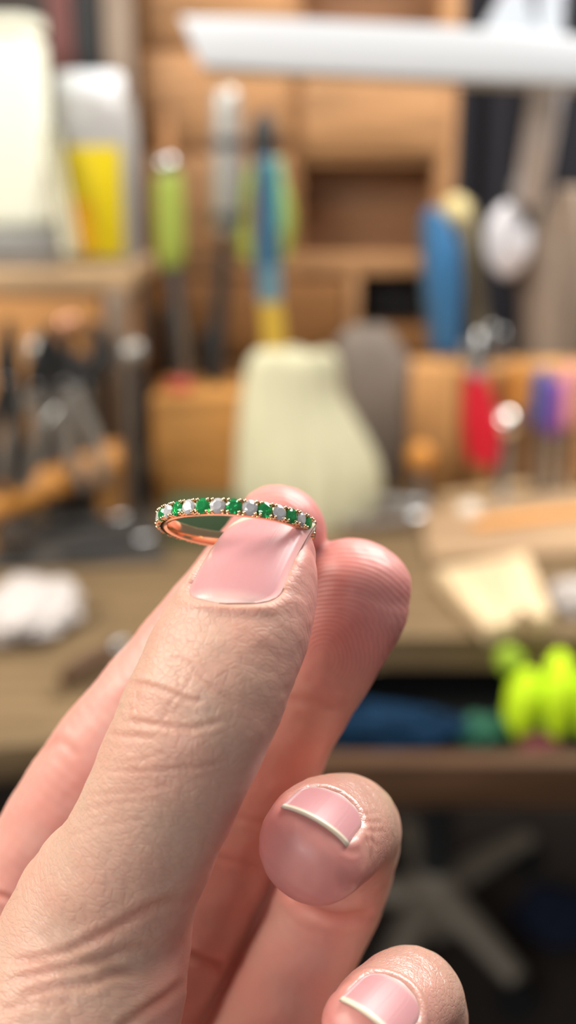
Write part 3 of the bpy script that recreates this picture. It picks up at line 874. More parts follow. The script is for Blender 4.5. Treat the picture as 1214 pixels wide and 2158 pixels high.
def eval_finger(b, P):
    """Distance estimate, place along the finger, sideways and dorsal offset for each point."""
    n = len(P)
    best = np.full(n, 1e9, np.float32)
    bi = np.zeros(n, np.int32)
    bt = np.zeros(n, np.float32)
    C = b['C'].astype(np.float32)
    for i in range(len(C) - 1):
        e = C[i + 1] - C[i]
        q = P - C[i]
        t = np.clip(q @ e / e.dot(e), 0, 1)
        q -= t[:, None] * e
        d = np.einsum('ij,ij->i', q, q)
        m = d < best
        best[m], bi[m], bt[m] = d[m], i, t[m]
    j = bi + 1
    mix = lambda X: (X[bi] * (1 - bt[:, None]) + X[j] * bt[:, None]) if X.ndim > 1 else X[bi] * (1 - bt) + X[j] * bt
    q = P - mix(C)
    N, B, T = mix(b['N']), mix(b['B']), mix(b['T'])
    dot = lambda u, v: np.einsum('ij,ij->i', u, v)
    pa, pb, pt = dot(q, B), dot(q, N), dot(q, T)
    w = mix(b['w'])
    h = np.where(pb > 0, mix(b['hd']), mix(b['hp']))
    inner = (bi > 0) & (bi < len(C) - 2)
    pt = np.where(inner, pt * 0.3, pt)
    c = b['cap']
    k0 = np.sqrt((pa / w) ** 2 + (pb / h) ** 2 + (pt / c) ** 2) + 1e-6
    k1 = np.sqrt((pa / w ** 2) ** 2 + (pb / h ** 2) ** 2 + (pt / c ** 2) ** 2) + 1e-6
    end = (bi == len(C) - 2) & (bt > 0.999)
    s = mix(b['S']) + np.where(end, np.maximum(pt, 0), 0)
    return k0 * (k0 - 1) / k1, s, pa, pb

def kval(b, s):
    x = np.clip((s - b['mcp'] + 4) / 18.0, 0, 1)
    return 6.5 * (1 - x) + 0.7 * x

def combine(ds, ks):
    d, kd = ds[0], ks[0]
    for f, k in zip(ds[1:], ks[1:]):
        kk = np.minimum(kd, k)
        h = np.clip(0.5 + 0.5 * (f - d) / kk, 0, 1)
        d = f * (1 - h) + d * h - kk * h * (1 - h)
        kd = k * (1 - h) + kd * h
    return d

def hand_sdf(P, only=None):
    ds, ks = [], []
    for i, b in enumerate(FR):
        if only is not None and i not in only:
            continue
        d, s, _, _ = eval_finger(b, P)
        ds.append(d)
        ks.append(kval(b, s))
    return combine(ds, ks)

LO, HI = A(-72, -10, 62), A(40, 190, 196)
HSTEP, RATIO = 0.34, 6

def sample_volume():
    H = HSTEP * RATIO
    nc = np.ceil((HI - LO) / H).astype(int)
    gc = np.stack(np.meshgrid(*[LO[a] + (np.arange(nc[a]) + 0.5) * H - HSTEP / 2 for a in range(3)], indexing='ij'), -1).reshape(-1, 3).astype(np.float32)
    per = np.stack([eval_finger(b, gc)[0] for b in FR], 1)
    near = per.min(1) < 9
    full = np.full(len(gc), 50.0)
    full[near] = hand_sdf(gc[near])
    act = np.where(np.abs(full) < H * 1.25)[0]
    V = np.where(full.reshape(nc) < 0, -9.0, 9.0).astype(np.float32)
    V = np.repeat(np.repeat(np.repeat(V, RATIO, 0), RATIO, 1), RATIO, 2)
    sub = np.stack(np.meshgrid(*[np.arange(RATIO)] * 3, indexing='ij'), -1).reshape(-1, 3)
    ci = np.stack(np.unravel_index(act, nc), -1)
    # the same set of nearby fingers is evaluated together
    code = ((per[act] < 12) * (1 << np.arange(len(FR)))).sum(1)
    for cd in np.unique(code):
        m = code == cd
        only = [i for i in range(len(FR)) if cd >> i & 1]
        idx = (ci[m][:, None, :] * RATIO + sub[None]).reshape(-1, 3)
        P = (LO + idx * HSTEP).astype(np.float32)
        V[idx[:, 0], idx[:, 1], idx[:, 2]] = hand_sdf(P, only)
    return V

def surface_nets(V):
    ins = V < 0
    c = [ins[dx:V.shape[0] - 1 + dx, dy:V.shape[1] - 1 + dy, dz:V.shape[2] - 1 + dz] for dx in (0, 1) for dy in (0, 1) for dz in (0, 1)]
    cnt = np.zeros(c[0].shape, np.int8)
    for q in c:
        cnt += q
    cells = np.argwhere((cnt > 0) & (cnt < 8))
    idx = np.full(cnt.shape, -1, np.int32)
    idx[cells[:, 0], cells[:, 1], cells[:, 2]] = np.arange(len(cells))
    acc, num = np.zeros((len(cells), 3)), np.zeros(len(cells))
    offs = [(dx, dy, dz) for dx in (0, 1) for dy in (0, 1) for dz in (0, 1)]
    for a in offs:
        for ax in range(3):
            if a[ax]:
                continue
            b = list(a)
            b[ax] = 1
            va = V[cells[:, 0] + a[0], cells[:, 1] + a[1], cells[:, 2] + a[2]]
            vb = V[cells[:, 0] + b[0], cells[:, 1] + b[1], cells[:, 2] + b[2]]
            m = (va < 0) != (vb < 0)
            t = va[m] / (va[m] - vb[m])
            p = cells[m] + np.array(a, float)
            p[:, ax] += t
            acc[m] += p
            num[m] += 1
    verts = LO + acc / num[:, None] * HSTEP
    quads = []
    for ax in range(3):
        u, v = (ax + 1) % 3, (ax + 2) % 3
        s0 = [slice(None)] * 3
        s1 = [slice(None)] * 3
        s0[ax], s1[ax] = slice(0, -1), slice(1, None)
        a, b = ins[tuple(s0)], ins[tuple(s1)]
        e = np.argwhere(a != b)
        fl = a[e[:, 0], e[:, 1], e[:, 2]]
        ok = (e[:, u] > 0) & (e[:, v] > 0) & (e[:, u] < V.shape[u] - 1) & (e[:, v] < V.shape[v] - 1)
        e, fl = e[ok], fl[ok]
        def nb(du, dv):
            q = e.copy()
            q[:, u] -= du
            q[:, v] -= dv
            return idx[q[:, 0], q[:, 1], q[:, 2]]
        Q = np.stack([nb(1, 1), nb(0, 1), nb(0, 0), nb(1, 0)], 1)
        Q[~fl] = Q[~fl][:, ::-1]
        quads.append(Q)
    return verts, np.vstack(quads)

def edges_of(Q):
    E = np.vstack([Q[:, [0, 1]], Q[:, [1, 2]], Q[:, [2, 3]], Q[:, [3, 0]]])
    E.sort(1)
    return np.unique(E, axis=0)

def smooth_mesh(V, E, n, f=0.5):
    deg = np.bincount(E.ravel(), minlength=len(V)).astype(float)[:, None]
    for _ in range(n):
        acc = np.zeros_like(V)
        for a in range(3):
            acc[:, a] = np.bincount(E[:, 0], V[E[:, 1], a], len(V)) + np.bincount(E[:, 1], V[E[:, 0], a], len(V))
        V = V + f * (acc / deg - V)
    return V

def vertex_normals(V, Q):
    fn = np.cross(V[Q[:, 2]] - V[Q[:, 0]], V[Q[:, 3]] - V[Q[:, 1]])
    N = np.zeros_like(V)
    for k in range(4):
        for a in range(3):
            N[:, a] += np.bincount(Q[:, k], fn[:, a], len(V))
    return N / (np.linalg.norm(N, axis=1)[:, None] + 1e-12)

HV, HQ = surface_nets(sample_volume())
HE = edges_of(HQ)
def sstep(x, a, b):
    t = np.clip((x - a) / (b - a), 0, 1)
    return t * t * (3 - 2 * t)

HV = smooth_mesh(HV, HE, 4)
# the ball of the thumb is rounder than the rest
_w = (sstep(HV[:, 1], 40, 50) * sstep(-HV[:, 0], 6, 9) * sstep(-HV[:, 2], -156, -148))[:, None]
for _ in range(60):
    HV = HV + _w * (smooth_mesh(HV, HE, 1) - HV)
HN = vertex_normals(HV, HQ)

# finger, place along it and place across it, for every vertex of the skin
_d = np.stack([np.stack(eval_finger(b, HV.astype(np.float32)), 1) for b in FR], 0)      # finger, vertex, (d, s, a, b)
OWN = _d[:, :, 0].argmin(0)
LOC = _d[OWN, np.arange(len(HV))]
S_, A_, B_ = LOC[:, 1], LOC[:, 2], LOC[:, 3]
TIP = np.array([b['S'][-1] + b['cap'] for b in FR])[OWN] - S_         # distance back from the fingertip

# ---------------------------------------------------------------- nails
# offset back from the last station (mm), length, half width, roll about the finger, sideways shift
NAILS = {
 'thumb': dict(s0=-12.0, L=16.0, w=5.8, roll=0.06, shift=0.5, over=0.9, rd=0.24),
 'index': dict(s0=-7.5, L=10.0, w=4.6, roll=0.0, shift=0.0, over=0.5),
 'middle': dict(s0=-8, L=12.1, w=5.0, roll=0.0, shift=0.0, over=0.5),
 'ring': dict(s0=-4.0, L=7.2, w=4.3, roll=0.0, shift=1.5, over=0.9),
 'pinky': dict(s0=-4.4, L=7.8, w=4.0, roll=0.0, shift=0.0, over=0.9),
}
SKIN_V = HV.copy()
NAIL_MESH = {}
for k, q in NAILS.items():
    i = NAMES.index(k)
    b = FR[i]
    T, N = b['T'][-3], b['N'][-3]
    B = np.cross(T, N)
    c, s = math.cos(q['roll']), math.sin(q['roll'])
    N, B = N * c + B * s, B * c - N * s
    O = b['C'][-1] + B * q['shift']
    rel = HV - O
    ls, la, lh = rel @ T, rel @ B, rel @ N
    mine = (OWN == i) & (lh > 0)
    # fit a smooth plate to the back of the finger
    m = mine & (np.abs(la) < q['w'] * 0.97) & (ls > q['s0'] - 1.0) & (ls < q['s0'] + q['L'] - 2.5)
    X = lambda a, s_: np.stack([np.ones_like(a), a, a * a, s_, s_ * s_, a ** 4, a * s_], -1)
    cf = np.linalg.lstsq(X(la[m], ls[m]), lh[m], rcond=None)[0]
    cf[4] = min(cf[4], -0.004)
    plate = lambda a, s_: X(a, s_) @ cf
    # outline: rounded at the cuticle, curved free edge
    rd = q.get('rd', 0.36)
    def half_width(u):           # u 0..1 from the cuticle to the free edge
        return q['w'] * (np.sqrt(np.clip(1 - (1 - np.clip(u / rd, 0, 1)) ** 2.4, 0, 1)) * 0.96 + 0.04 * u)
    u = (ls - q['s0']) / q['L']
    hw = half_width(np.clip(u, 0.0005, 1))
    # signed distance (rough) to the outline, positive inside
    near_c = np.clip(1 - u / rd, 0, 4)
    ell = np.sqrt((la / q['w']) ** 2 + near_c ** 2.4)
    ins = np.where(u < rd, (1 - ell) * min(q['w'], rd * q['L']) * 1.05, hw - np.abs(la))
    ins = np.where(u > 1.0, (1.0 - u) * q['L'], ins)
    reach = mine & (u > -0.35) & (u < 1.02)
    target = plate(la, ls)
    sunk = sstep(ins, -0.15, 0.45) * reach
    lip = np.exp(-((ins + 0.75) / 0.7) ** 2) * reach * (1 - sunk) * sstep(-u, -0.95, -0.65)
    dh = sunk * (np.minimum(lh, target - 0.28) - lh) + lip * 0.42
    SKIN_V += dh[:, None] * N
    # the plate itself, with thickness
    nu, na = 22, 17
    us = np.linspace(0.0005, 1, nu)
    gr = []
    for layer in (0.0, -0.38):
        for uu in us:
            for a in np.linspace(-1, 1, na):
                aa = a * half_width(uu)
                ss = q['s0'] + uu * q['L'] + (1 - a * a) * q['over'] * sstep(uu, 0.4, 1) - 0.35 * q['over']*sstep(uu, .4, 1)
                gr.append(O + T * ss + B * aa + N * (plate(np.array(aa), np.array(ss)) + 0.10 + layer))
    fc = []
    idg = lambda l, r_, c_: (l * nu + r_) * na + c_
    for r_ in range(nu - 1):
        for c_ in range(na - 1):
            fc.append((idg(0, r_, c_), idg(0, r_, c_ + 1), idg(0, r_ + 1, c_ + 1), idg(0, r_ + 1, c_)))
            fc.append((idg(1, r_, c_), idg(1, r_ + 1, c_), idg(1, r_ + 1, c_ + 1), idg(1, r_, c_ + 1)))
    for r_ in range(nu - 1):
        for c_ in (0, na - 1):
            fc.append((idg(0, r_, c_), idg(0, r_ + 1, c_), idg(1, r_ + 1, c_), idg(1, r_, c_)))
    for c_ in range(na - 1):
        for r_ in (0, nu - 1):
            fc.append((idg(0, r_, c_), idg(0, r_, c_ + 1), idg(1, r_, c_ + 1), idg(1, r_, c_)))
    tone = np.array([[uu, a] for layer in (0, 1) for uu in us for a in np.linspace(-1, 1, na)])
    NAIL_MESH[k] = (np.array(gr), fc, tone)

# ---------------------------------------------------------------- creases
PX = np.stack([CX + HV[:, 0] * FPX / HV[:, 2], CY + HV[:, 1] * FPX / HV[:, 2]], 1)
FACING = -np.einsum('ij,ij->i', HN, HV) / np.linalg.norm(HV, axis=1)
CREASES = [  # finger, depth mm, half width mm, places
 ('thumb', 0.042, 0.23, [(334, 1355), (390, 1353), (437, 1367), (504, 1396)]),
 ('thumb', 0.120, 0.26, [(338, 1390), (370, 1388), (398, 1398), (437, 1438), (477, 1469), (504, 1493)]),
 ('thumb', 0.192, 0.33, [(262, 1438), (307, 1444), (346, 1455), (378, 1469), (410, 1477), (429, 1473)]),
 ('thumb', 0.072, 0.23, [(245, 1489), (270, 1490), (295, 1493)]),
 ('thumb', 0.180, 0.30, [(250, 1517), (303, 1523), (358, 1531), (398, 1535), (437, 1527), (485, 1513)]),
 ('thumb', 0.156, 0.30, [(224, 1540), (259, 1552), (291, 1552), (335, 1558)]),
 ('thumb', 0.060, 0.26, [(195, 1606), (259, 1608), (319, 1596), (358, 1580)]),
 ('thumb', 0.096, 0.26, [(190, 1620), (247, 1624), (319, 1624), (378, 1620), (437, 1614), (497, 1596)]),
 ('thumb', 0.054, 0.26, [(165, 1681), (240, 1671), (300, 1668), (380, 1650)]),
 ('thumb', 0.054, 0.26, [(150, 1716), (240, 1694), (343, 1686)]),
 ('thumb', 0.042, 0.26, [(130, 1770), (220, 1740), (330, 1722)]),
 ('thumb', 0.060, 0.20, [(372, 1405), (378, 1440), (376, 1462)]),
 ('thumb', 0.060, 0.20, [(405, 1420), (392, 1445), (380, 1465)]),
 ('thumb', 0.060, 0.20, [(293, 1450), (288, 1480), (290, 1515)]),
 ('thumb', 0.060, 0.20, [(365, 1470), (350, 1500), (338, 1520)]),
 ('thumb', 0.048, 0.20, [(395, 1475), (372, 1495), (345, 1516)]),
 ('thumb', 0.223, 0.56, [(-10, 2028), (64, 2022), (128, 2009), (193, 1981), (257, 1947), (308, 1917), (355, 1900), (415, 1893)]),
 ('thumb', 0.174, 0.56, [(-10, 2078), (86, 2050), (150, 2037), (214, 2022), (274, 2000), (343, 1990)]),
 ('thumb', 0.174, 0.56, [(20, 2115), (107, 2084), (193, 2073), (236, 2054), (300, 2045)]),
 ('thumb', 0.124, 0.50, [(-10, 2131), (86, 2114), (163, 2110)]),
 ('thumb', 0.273, 0.56, [(240, 2175), (274, 2152), (317, 2122), (355, 2097), (395, 2060)]),
 ('middle', 0.500, 0.70, [(380, 2010), (420, 2020), (480, 2042)]),
 ('middle', 0.100, 0.60, [(470, 1715), (545, 1731), (600, 1740)]),
 ('middle', 0.100, 0.60, [(430, 1798), (500, 1815), (560, 1835)]),
 ('middle', 0.120, 0.70, [(600, 1470), (680, 1480), (745, 1475)]),
 ('ring', 0.500, 0.80, [(600, 1870), (620, 1885), (650, 1915), (700, 1932), (750, 1930), (800, 1925)]),
 ('ring', 0.100, 0.25, [(604, 1694), (630, 1680), (655, 1667)]),
 ('ring', 0.100, 0.25, [(622, 1692), (650, 1675), (680, 1664)]),
 ('ring', 0.080, 0.25, [(660, 1676), (690, 1668), (715, 1672), (735, 1684)]),
 ('ring', 0.080, 0.25, [(690, 1678), (720, 1680), (745, 1698)]),
 ('ring', 0.080, 0.25, [(760, 1722), (780, 1715), (800, 1712)]),
 ('ring', 0.080, 0.25, [(764, 1740), (785, 1733), (805, 1732)]),
 ('ring', 0.080, 0.25, [(766, 1757), (790, 1752), (812, 1752)]),
 ('ring', 0.080, 0.25, [(762, 1772), (785, 1776), (800, 1785)]),
 ('ring', 0.100, 0.25, [(722, 1783), (740, 1792), (757, 1790)]),
 ('ring', 0.100, 0.25, [(715, 1788), (738, 1800), (758, 1797)]),
 ('index', 0.120, 0.60, [(60, 1600), (120, 1560), (175, 1600)]),
 ('index', 0.300, 0.50, [(-20, 1885), (10, 1890), (35, 1905)]),
]
CREASE = np.zeros(len(HV))
for k, dep, wid, pl in CREASES:
    i = NAMES.index(k)
    own = OWN == i
    if k == 'thumb':
        own = own | (OWN == NAMES.index('wrist'))
    m = np.where(own & (FACING > 0.02))[0]
    L = spline(pl, 6)
    lo, hi = L.min(0) - 60, L.max(0) + 60
    m = m[((PX[m] > lo) & (PX[m] < hi)).all(1)]
    if k == 'ring' and wid > 0.5:
        m = m[TIP[m] > 21]
    if not len(m):
        continue
    best = np.full(len(m), 1e9)
    par = np.zeros(len(m))
    for j in range(len(L) - 1):
        e = L[j + 1] - L[j]
        q_ = PX[m] - L[j]
        t = np.clip(q_ @ e / e.dot(e), 0, 1)
        d = np.linalg.norm(q_ - t[:, None] * e, axis=1)
        g = d < best
        best[g] = d[g]
        par[g] = (j + t[g]) / (len(L) - 1)
    dmm = best * HV[m, 2] / FPX
    prof = np.exp(-(dmm / wid) ** 2) - 0.35 * np.exp(-((dmm - 2.0 * wid) / wid) ** 2)
    fade = sstep(par, 0, 0.15) * sstep(1 - par, 0, 0.15)
    SKIN_V[m] -= HN[m] * (dep * prof * fade)[:, None]
    CREASE[m] = np.maximum(CREASE[m], np.exp(-(dmm / (wid * 1.2)) ** 2) * fade * min(1, dep / 0.3))

# broad swelling and hollows that make skin uneven
def bumps(P, wave, seed):
    g = np.random.default_rng(seed)
    out = np.zeros(len(P))
    for _ in range(14):
        k_ = g.normal(size=3)
        k_ *= 2 * np.pi / wave / np.linalg.norm(k_) * g.uniform(0.6, 1.5)
        out += np.sin(P @ k_ + g.uniform(0, 6.28))
    return out / 5.0
SKIN_V += HN * (0.10 * bumps(HV, 7.0, 3) + 0.03 * bumps(HV, 2.2, 5))[:, None]

# ---------------------------------------------------------------- skin colour, ridges
is_th = OWN == 0
curled = (OWN == 3) | (OWN == 4)
hgt = np.where(B_ > 0, B_ / np.array([b['hd'].mean() for b in FR])[OWN], B_ / np.array([b['hp'].mean() for b in FR])[OWN])
dorsal = sstep(hgt, -0.35, 0.5)
dorsal[OWN == 5] = 0.5
dorsal = dorsal * (0.25 + 0.75 * sstep(TIP, 1.5, 7.5))
pad = (1 - sstep(TIP, 8, 22)) * np.where(OWN == 5, 0, 1)
c_dors, c_palm, c_tip = A(0.60, 0.36, 0.275), A(0.64, 0.315, 0.26), A(0.66, 0.245, 0.23)
tone = c_palm[None] * (1 - dorsal[:, None]) + c_dors[None] * dorsal[:, None]
pk = (pad * (1 - 0.55 * dorsal))[:, None]
tone = tone * (1 - 0.75 * pk) + c_tip * 0.75 * pk
blot = (0.5 + 0.5 * np.tanh(bumps(HV, 9.0, 11)))[:, None]
tone = tone * (1 + (blot - 0.5) * A(0.05, -0.10, -0.10))
cr = CREASE[:, None]
tone = tone * (1 - cr * A(0.10, 0.30, 0.34))

# fingerprint ridges: loops round the middle of each pad
FP = np.zeros((len(HV), 3))
for i, (dx, dy) in {0: (0, 0), 1: (0.6, 9.5), 2: (-0.8, 15.5), 3: (0, 10), 4: (0, 9)}.items():
    m = OWN == i
    a = A_[m]
    r = np.sqrt((a - dx) ** 2 + ((dy - TIP[m]) * 0.85) ** 2 + 0.3) + 0.28 * bumps(HV[m], 7, 20 + i)
    FP[m, 0] = r * 2 * np.pi / 0.50
    FP[m, 1] = sstep(r, 0.8, 2.2) * (0.3 if i > 2 else 1.0) * (1 - sstep(TIP[m], 12, 20)) * (1 - sstep(hgt[m], -0.25, 0.25))
LOCV = smooth_mesh(np.stack([S_, np.arctan2(A_, B_) * 8.0, (OWN % 5) * 3.0], 1), HE, 8)
tone = smooth_mesh(tone, HE, 2)

def build_mesh(name, V, F):
    me = bpy.data.meshes.new(name)
    me.from_pydata(V.tolist(), [], F if isinstance(F, list) else F.tolist())
    me.polygons.foreach_set("use_smooth", np.ones(len(me.polygons), bool))
    return me

def put_attr(me, name, typ, data):
    a = me.attributes.new(name, typ, 'POINT')
    if typ == 'FLOAT_COLOR':
        data = np.c_[data, np.ones(len(data))]
        a.data.foreach_set("color", data.astype(np.float32).ravel())
    elif typ == 'FLOAT_VECTOR':
        a.data.foreach_set("vector", data.astype(np.float32).ravel())
    else:
        a.data.foreach_set("value", data.astype(np.float32).ravel())

def skin_material():
    m = bpy.data.materials.new("skin")
    m.use_nodes = True
    nt = m.node_tree
    b = nt.nodes["Principled BSDF"]
    nd = nt.nodes.new
    lk = nt.links.new
    def attr(n):
        q = nd("ShaderNodeAttribute")
        q.attribute_name = n
        return q
    def math_(op, x, y=None, z=None):
        q = nd("ShaderNodeMath")
        q.operation = op
        for k_, v in enumerate((x, y, z)):
            if v is None:
                continue
            if isinstance(v, (int, float)):
                q.inputs[k_].default_value = v
            else:
                lk(v, q.inputs[k_])
        return q.outputs[0]
    tone_, fp_, loc_, dor_ = attr("tone"), attr("ridge"), attr("place"), attr("dorsal")
    sep = nd("ShaderNodeSeparateXYZ")
    lk(fp_.outputs["Vector"], sep.inputs[0])
    ridge = math_('MULTIPLY', math_('SINE', sep.outputs[0]), sep.outputs[1])
    mp = nd("ShaderNodeMapping")
    mp.inputs["Scale"].default_value = (1.7, 1.1, 1.0)
    mp.inputs["Rotation"].default_value = (0, 0, 0.5)
    lk(loc_.outputs["Vector"], mp.inputs[0])
    nz0 = nd("ShaderNodeTexNoise")
    nz0.inputs["Scale"].default_value = 0.9
    lk(mp.outputs[0], nz0.inputs["Vector"])
    wob = nd("ShaderNodeMix")
    wob.data_type = 'VECTOR'
    wob.inputs["Factor"].default_value = 0.22
    lk(mp.outputs[0], wob.inputs["A"])
    lk(nz0.outputs["Color"], wob.inputs["B"])
    vo = nd("ShaderNodeTexVoronoi")
    vo.feature = 'DISTANCE_TO_EDGE'
    vo.inputs["Scale"].default_value = 1.0
    lk(wob.outputs["Result"], vo.inputs["Vector"])
    cell = math_('MINIMUM', math_('MULTIPLY', vo.outputs["Distance"], 6.0), 1.0)
    vo2 = nd("ShaderNodeTexVoronoi")
    vo2.feature = 'DISTANCE_TO_EDGE'
    vo2.inputs["Scale"].default_value = 2.1
    lk(wob.outputs["Result"], vo2.inputs["Vector"])
    cell2 = math_('MINIMUM', math_('MULTIPLY', vo2.outputs["Distance"], 6.0), 1.0)
    # fine furrows across the finger
    mp2 = nd("ShaderNodeMapping")
    mp2.inputs["Scale"].default_value = (1.3, 0.16, 1.0)
    mp2.inputs["Rotation"].default_value = (0, 0, 0.18)
    lk(loc_.outputs["Vector"], mp2.inputs[0])
    nz = nd("ShaderNodeTexNoise")
    nz.inputs["Scale"].default_value = 1.0
    nz.inputs["Detail"].default_value = 3
    lk(mp2.outputs[0], nz.inputs["Vector"])
    dorsal_h = math_('ADD', math_('ADD', math_('MULTIPLY', cell, 0.9), math_('MULTIPLY', cell2, 0.45)), math_('MULTIPLY', nz.outputs["Fac"], 2.2))
    hsum = math_('ADD', math_('MULTIPLY', dorsal_h, dor_.outputs["Fac"]), math_('MULTIPLY', ridge, 0.40))
    tc = nd("ShaderNodeTexCoord")
    nz3 = nd("ShaderNodeTexNoise")
    nz3.inputs["Scale"].default_value = 2600
    lk(tc.outputs["Object"], nz3.inputs["Vector"])
    hsum = math_('ADD', hsum, math_('MULTIPLY', nz3.outputs["Fac"], 0.35))
    bp = nd("ShaderNodeBump")
    bp.inputs["Strength"].default_value = 1.0
    bp.inputs["Distance"].default_value = 0.000033
    lk(hsum, bp.inputs["Height"])
    lk(bp.outputs[0], b.inputs["Normal"])
    # the ridges' valleys and furrows are a little darker
    dk = math_('ADD', math_('MULTIPLY', ridge, 0.04), math_('MULTIPLY', math_('MULTIPLY', math_('SUBTRACT', cell, 1.0), 0.05), dor_.outputs["Fac"]))
    sc = nd("ShaderNodeVectorMath")
    sc.operation = 'SCALE'
    lk(tone_.outputs["Color"], sc.inputs[0])
    lk(math_('ADD', dk, 1.0), sc.inputs["Scale"])
    lk(sc.outputs[0], b.inputs["Base Color"])
    b.inputs["Subsurface Weight"].default_value = 0.55
    b.inputs["Subsurface Radius"].default_value = (1.0, 0.32, 0.16)
    b.inputs["Subsurface Scale"].default_value = 0.0022
    gl = attr("gloss")
    lk(math_('SUBTRACT', 0.43, math_('MULTIPLY', gl.outputs["Fac"], 0.12)), b.inputs["Roughness"])
    lk(math_('ADD', 0.42, math_('MULTIPLY', gl.outputs["Fac"], 0.45)), b.inputs["Specular IOR Level"])
    return m

def nail_material():
    m = bpy.data.materials.new("fingernail")
    m.use_nodes = True
    nt = m.node_tree
    b = nt.nodes["Principled BSDF"]
    at_ = nt.nodes.new("ShaderNodeAttribute")
    at_.attribute_name = "tone"
    nt.links.new(at_.outputs["Color"], b.inputs["Base Color"])
    b.inputs["Roughness"].default_value = 0.3
    b.inputs["Specular IOR Level"].default_value = 0.4
    b.inputs["Subsurface Weight"].default_value = 0.3
    b.inputs["Subsurface Radius"].default_value = (1.0, 0.4, 0.25)
    b.inputs["Subsurface Scale"].default_value = 0.001
    at2 = nt.nodes.new("ShaderNodeAttribute")
    at2.attribute_name = "across"
    nz = nt.nodes.new("ShaderNodeTexNoise")
    nz.noise_dimensions = '1D'
    nz.inputs["Scale"].default_value = 9
    nt.links.new(at2.outputs["Fac"], nz.inputs["W"])
    bp = nt.nodes.new("ShaderNodeBump")
    bp.inputs["Strength"].default_value = 0.5
    bp.inputs["Distance"].default_value = 0.00005
    nt.links.new(nz.outputs["Fac"], bp.inputs["Height"])
    nt.links.new(bp.outputs[0], b.inputs["Normal"])
    return m

ORIGIN = to_world(A(-6, 172, 84))
me = build_mesh("hand", to_world(SKIN_V) - ORIGIN, HQ)
put_attr(me, "tone", 'FLOAT_COLOR', tone)
put_attr(me, "ridge", 'FLOAT_VECTOR', FP)
put_attr(me, "place", 'FLOAT_VECTOR', LOCV)
put_attr(me, "dorsal", 'FLOAT', np.where(is_th, np.maximum(dorsal, 0.25), dorsal) * (1 - 0.6 * (1 - sstep(TIP, 6, 14))))
put_attr(me, "gloss", 'FLOAT', curled * dorsal * (1 - sstep(TIP, 22, 34)))
me.materials.append(skin_material())
hand = link("hand", me)
hand.location = ORIGIN
tag(hand, "bare left hand pinching the green and white stone ring between thumb and forefinger", "hand")
mat_nail = nail_material()
for k, (gv, fc, tn) in NAIL_MESH.items():
    nme = build_mesh("nail", to_world(gv) - ORIGIN, fc)
    u, a = tn[:, 0], np.abs(tn[:, 1])
    pink, lun, edge = A(0.57, 0.275, 0.285), A(0.66, 0.44, 0.41), A(0.74, 0.62, 0.48)
    l_ = (1 - sstep(u, 0.03, 0.16) * 1.0)[:, None]
    free = sstep(u, 0.90, 0.95)[:, None]
    side = sstep(a, 0.86, 1.0)[:, None]
    col = pink * (1 - l_) + lun * l_
    col = col * (1 - 0.5 * side) + lun * 0.5 * side
    col = col * (1 - free) + edge * free
    put_attr(nme, "tone", 'FLOAT_COLOR', np.tile(col, (1, 1)))
    put_attr(nme, "across", 'FLOAT', tn[:, 1])
    nme.materials.append(mat_nail)
    link("nail", nme, hand)

# ================================================================== THE RING
RING_C = K(497, 1107, 141)
roll, tilt = math.radians(3.6), math.radians(14.0)
e1 = A(math.cos(roll), math.sin(roll), 0.0)
e2 = A(-math.sin(roll) * math.sin(tilt), math.cos(roll) * math.sin(tilt), math.cos(tilt))    # towards the far side
W1, W2 = Vector(dir_world(e1)), Vector(dir_world(e2))
W3 = W1.cross(W2)
RM = Matrix((W1, W2, W3)).transposed().to_4x4()
RM.translation = Vector(to_world(RING_C))
ring = thing("ring", (0, 0, 0), "thin gold eternity ring with alternating green and clear round stones held by the fingertips", "ring")
ring.matrix_world = RM
gold = material("gold", (0.95, 0.67, 0.40, 1), rough=0.13, metal=1.0)
MM = 0.001
NST = 32
prof = [(8.32, -0.55), (8.42, -0.86), (8.62, -0.98), (9.15, -0.98), (9.28, -0.92), (9.28, -0.78), (9.18, -0.72), (8.75, -0.70),
        (8.75, 0.70), (9.18, 0.72), (9.28, 0.78), (9.28, 0.92), (9.15, 0.98), (8.62, 0.98), (8.42, 0.86), (8.32, 0.55), (8.28, 0.0)]
bm = bmesh.new()
NB = 192
grid = [[bm.verts.new((r * MM * math.cos(2 * math.pi * i / NB), r * MM * math.sin(2 * math.pi * i / NB), z * MM)) for r, z in prof] for i in range(NB)]
for i in range(NB):
    for j in range(len(prof)):
        bm.faces.new((grid[i][j], grid[(i + 1) % NB][j], grid[(i + 1) % NB][(j + 1) % len(prof)], grid[i][(j + 1) % len(prof)]))
from_bm("band", bm, gold, ring)

def gem_material(name, col, ior, tint):
    m = bpy.data.materials.new(name)
    m.use_nodes = True
    b = m.node_tree.nodes["Principled BSDF"]
    b.inputs["Base Color"].default_value = col
    b.inputs["Roughness"].default_value = 0.0
    b.inputs["IOR"].default_value = ior
    b.inputs["Transmission Weight"].default_value = tint
    b.inputs["Specular IOR Level"].default_value = 0.8
    return m

gem_green = gem_material("green_stone", (0.02, 0.50, 0.14, 1), 1.75, 0.65)
gem_clear = gem_material("clear_stone", (0.96, 0.95, 0.98, 1), 2.4, 0.5)  # partly opaque white, body colour standing in for sparkle

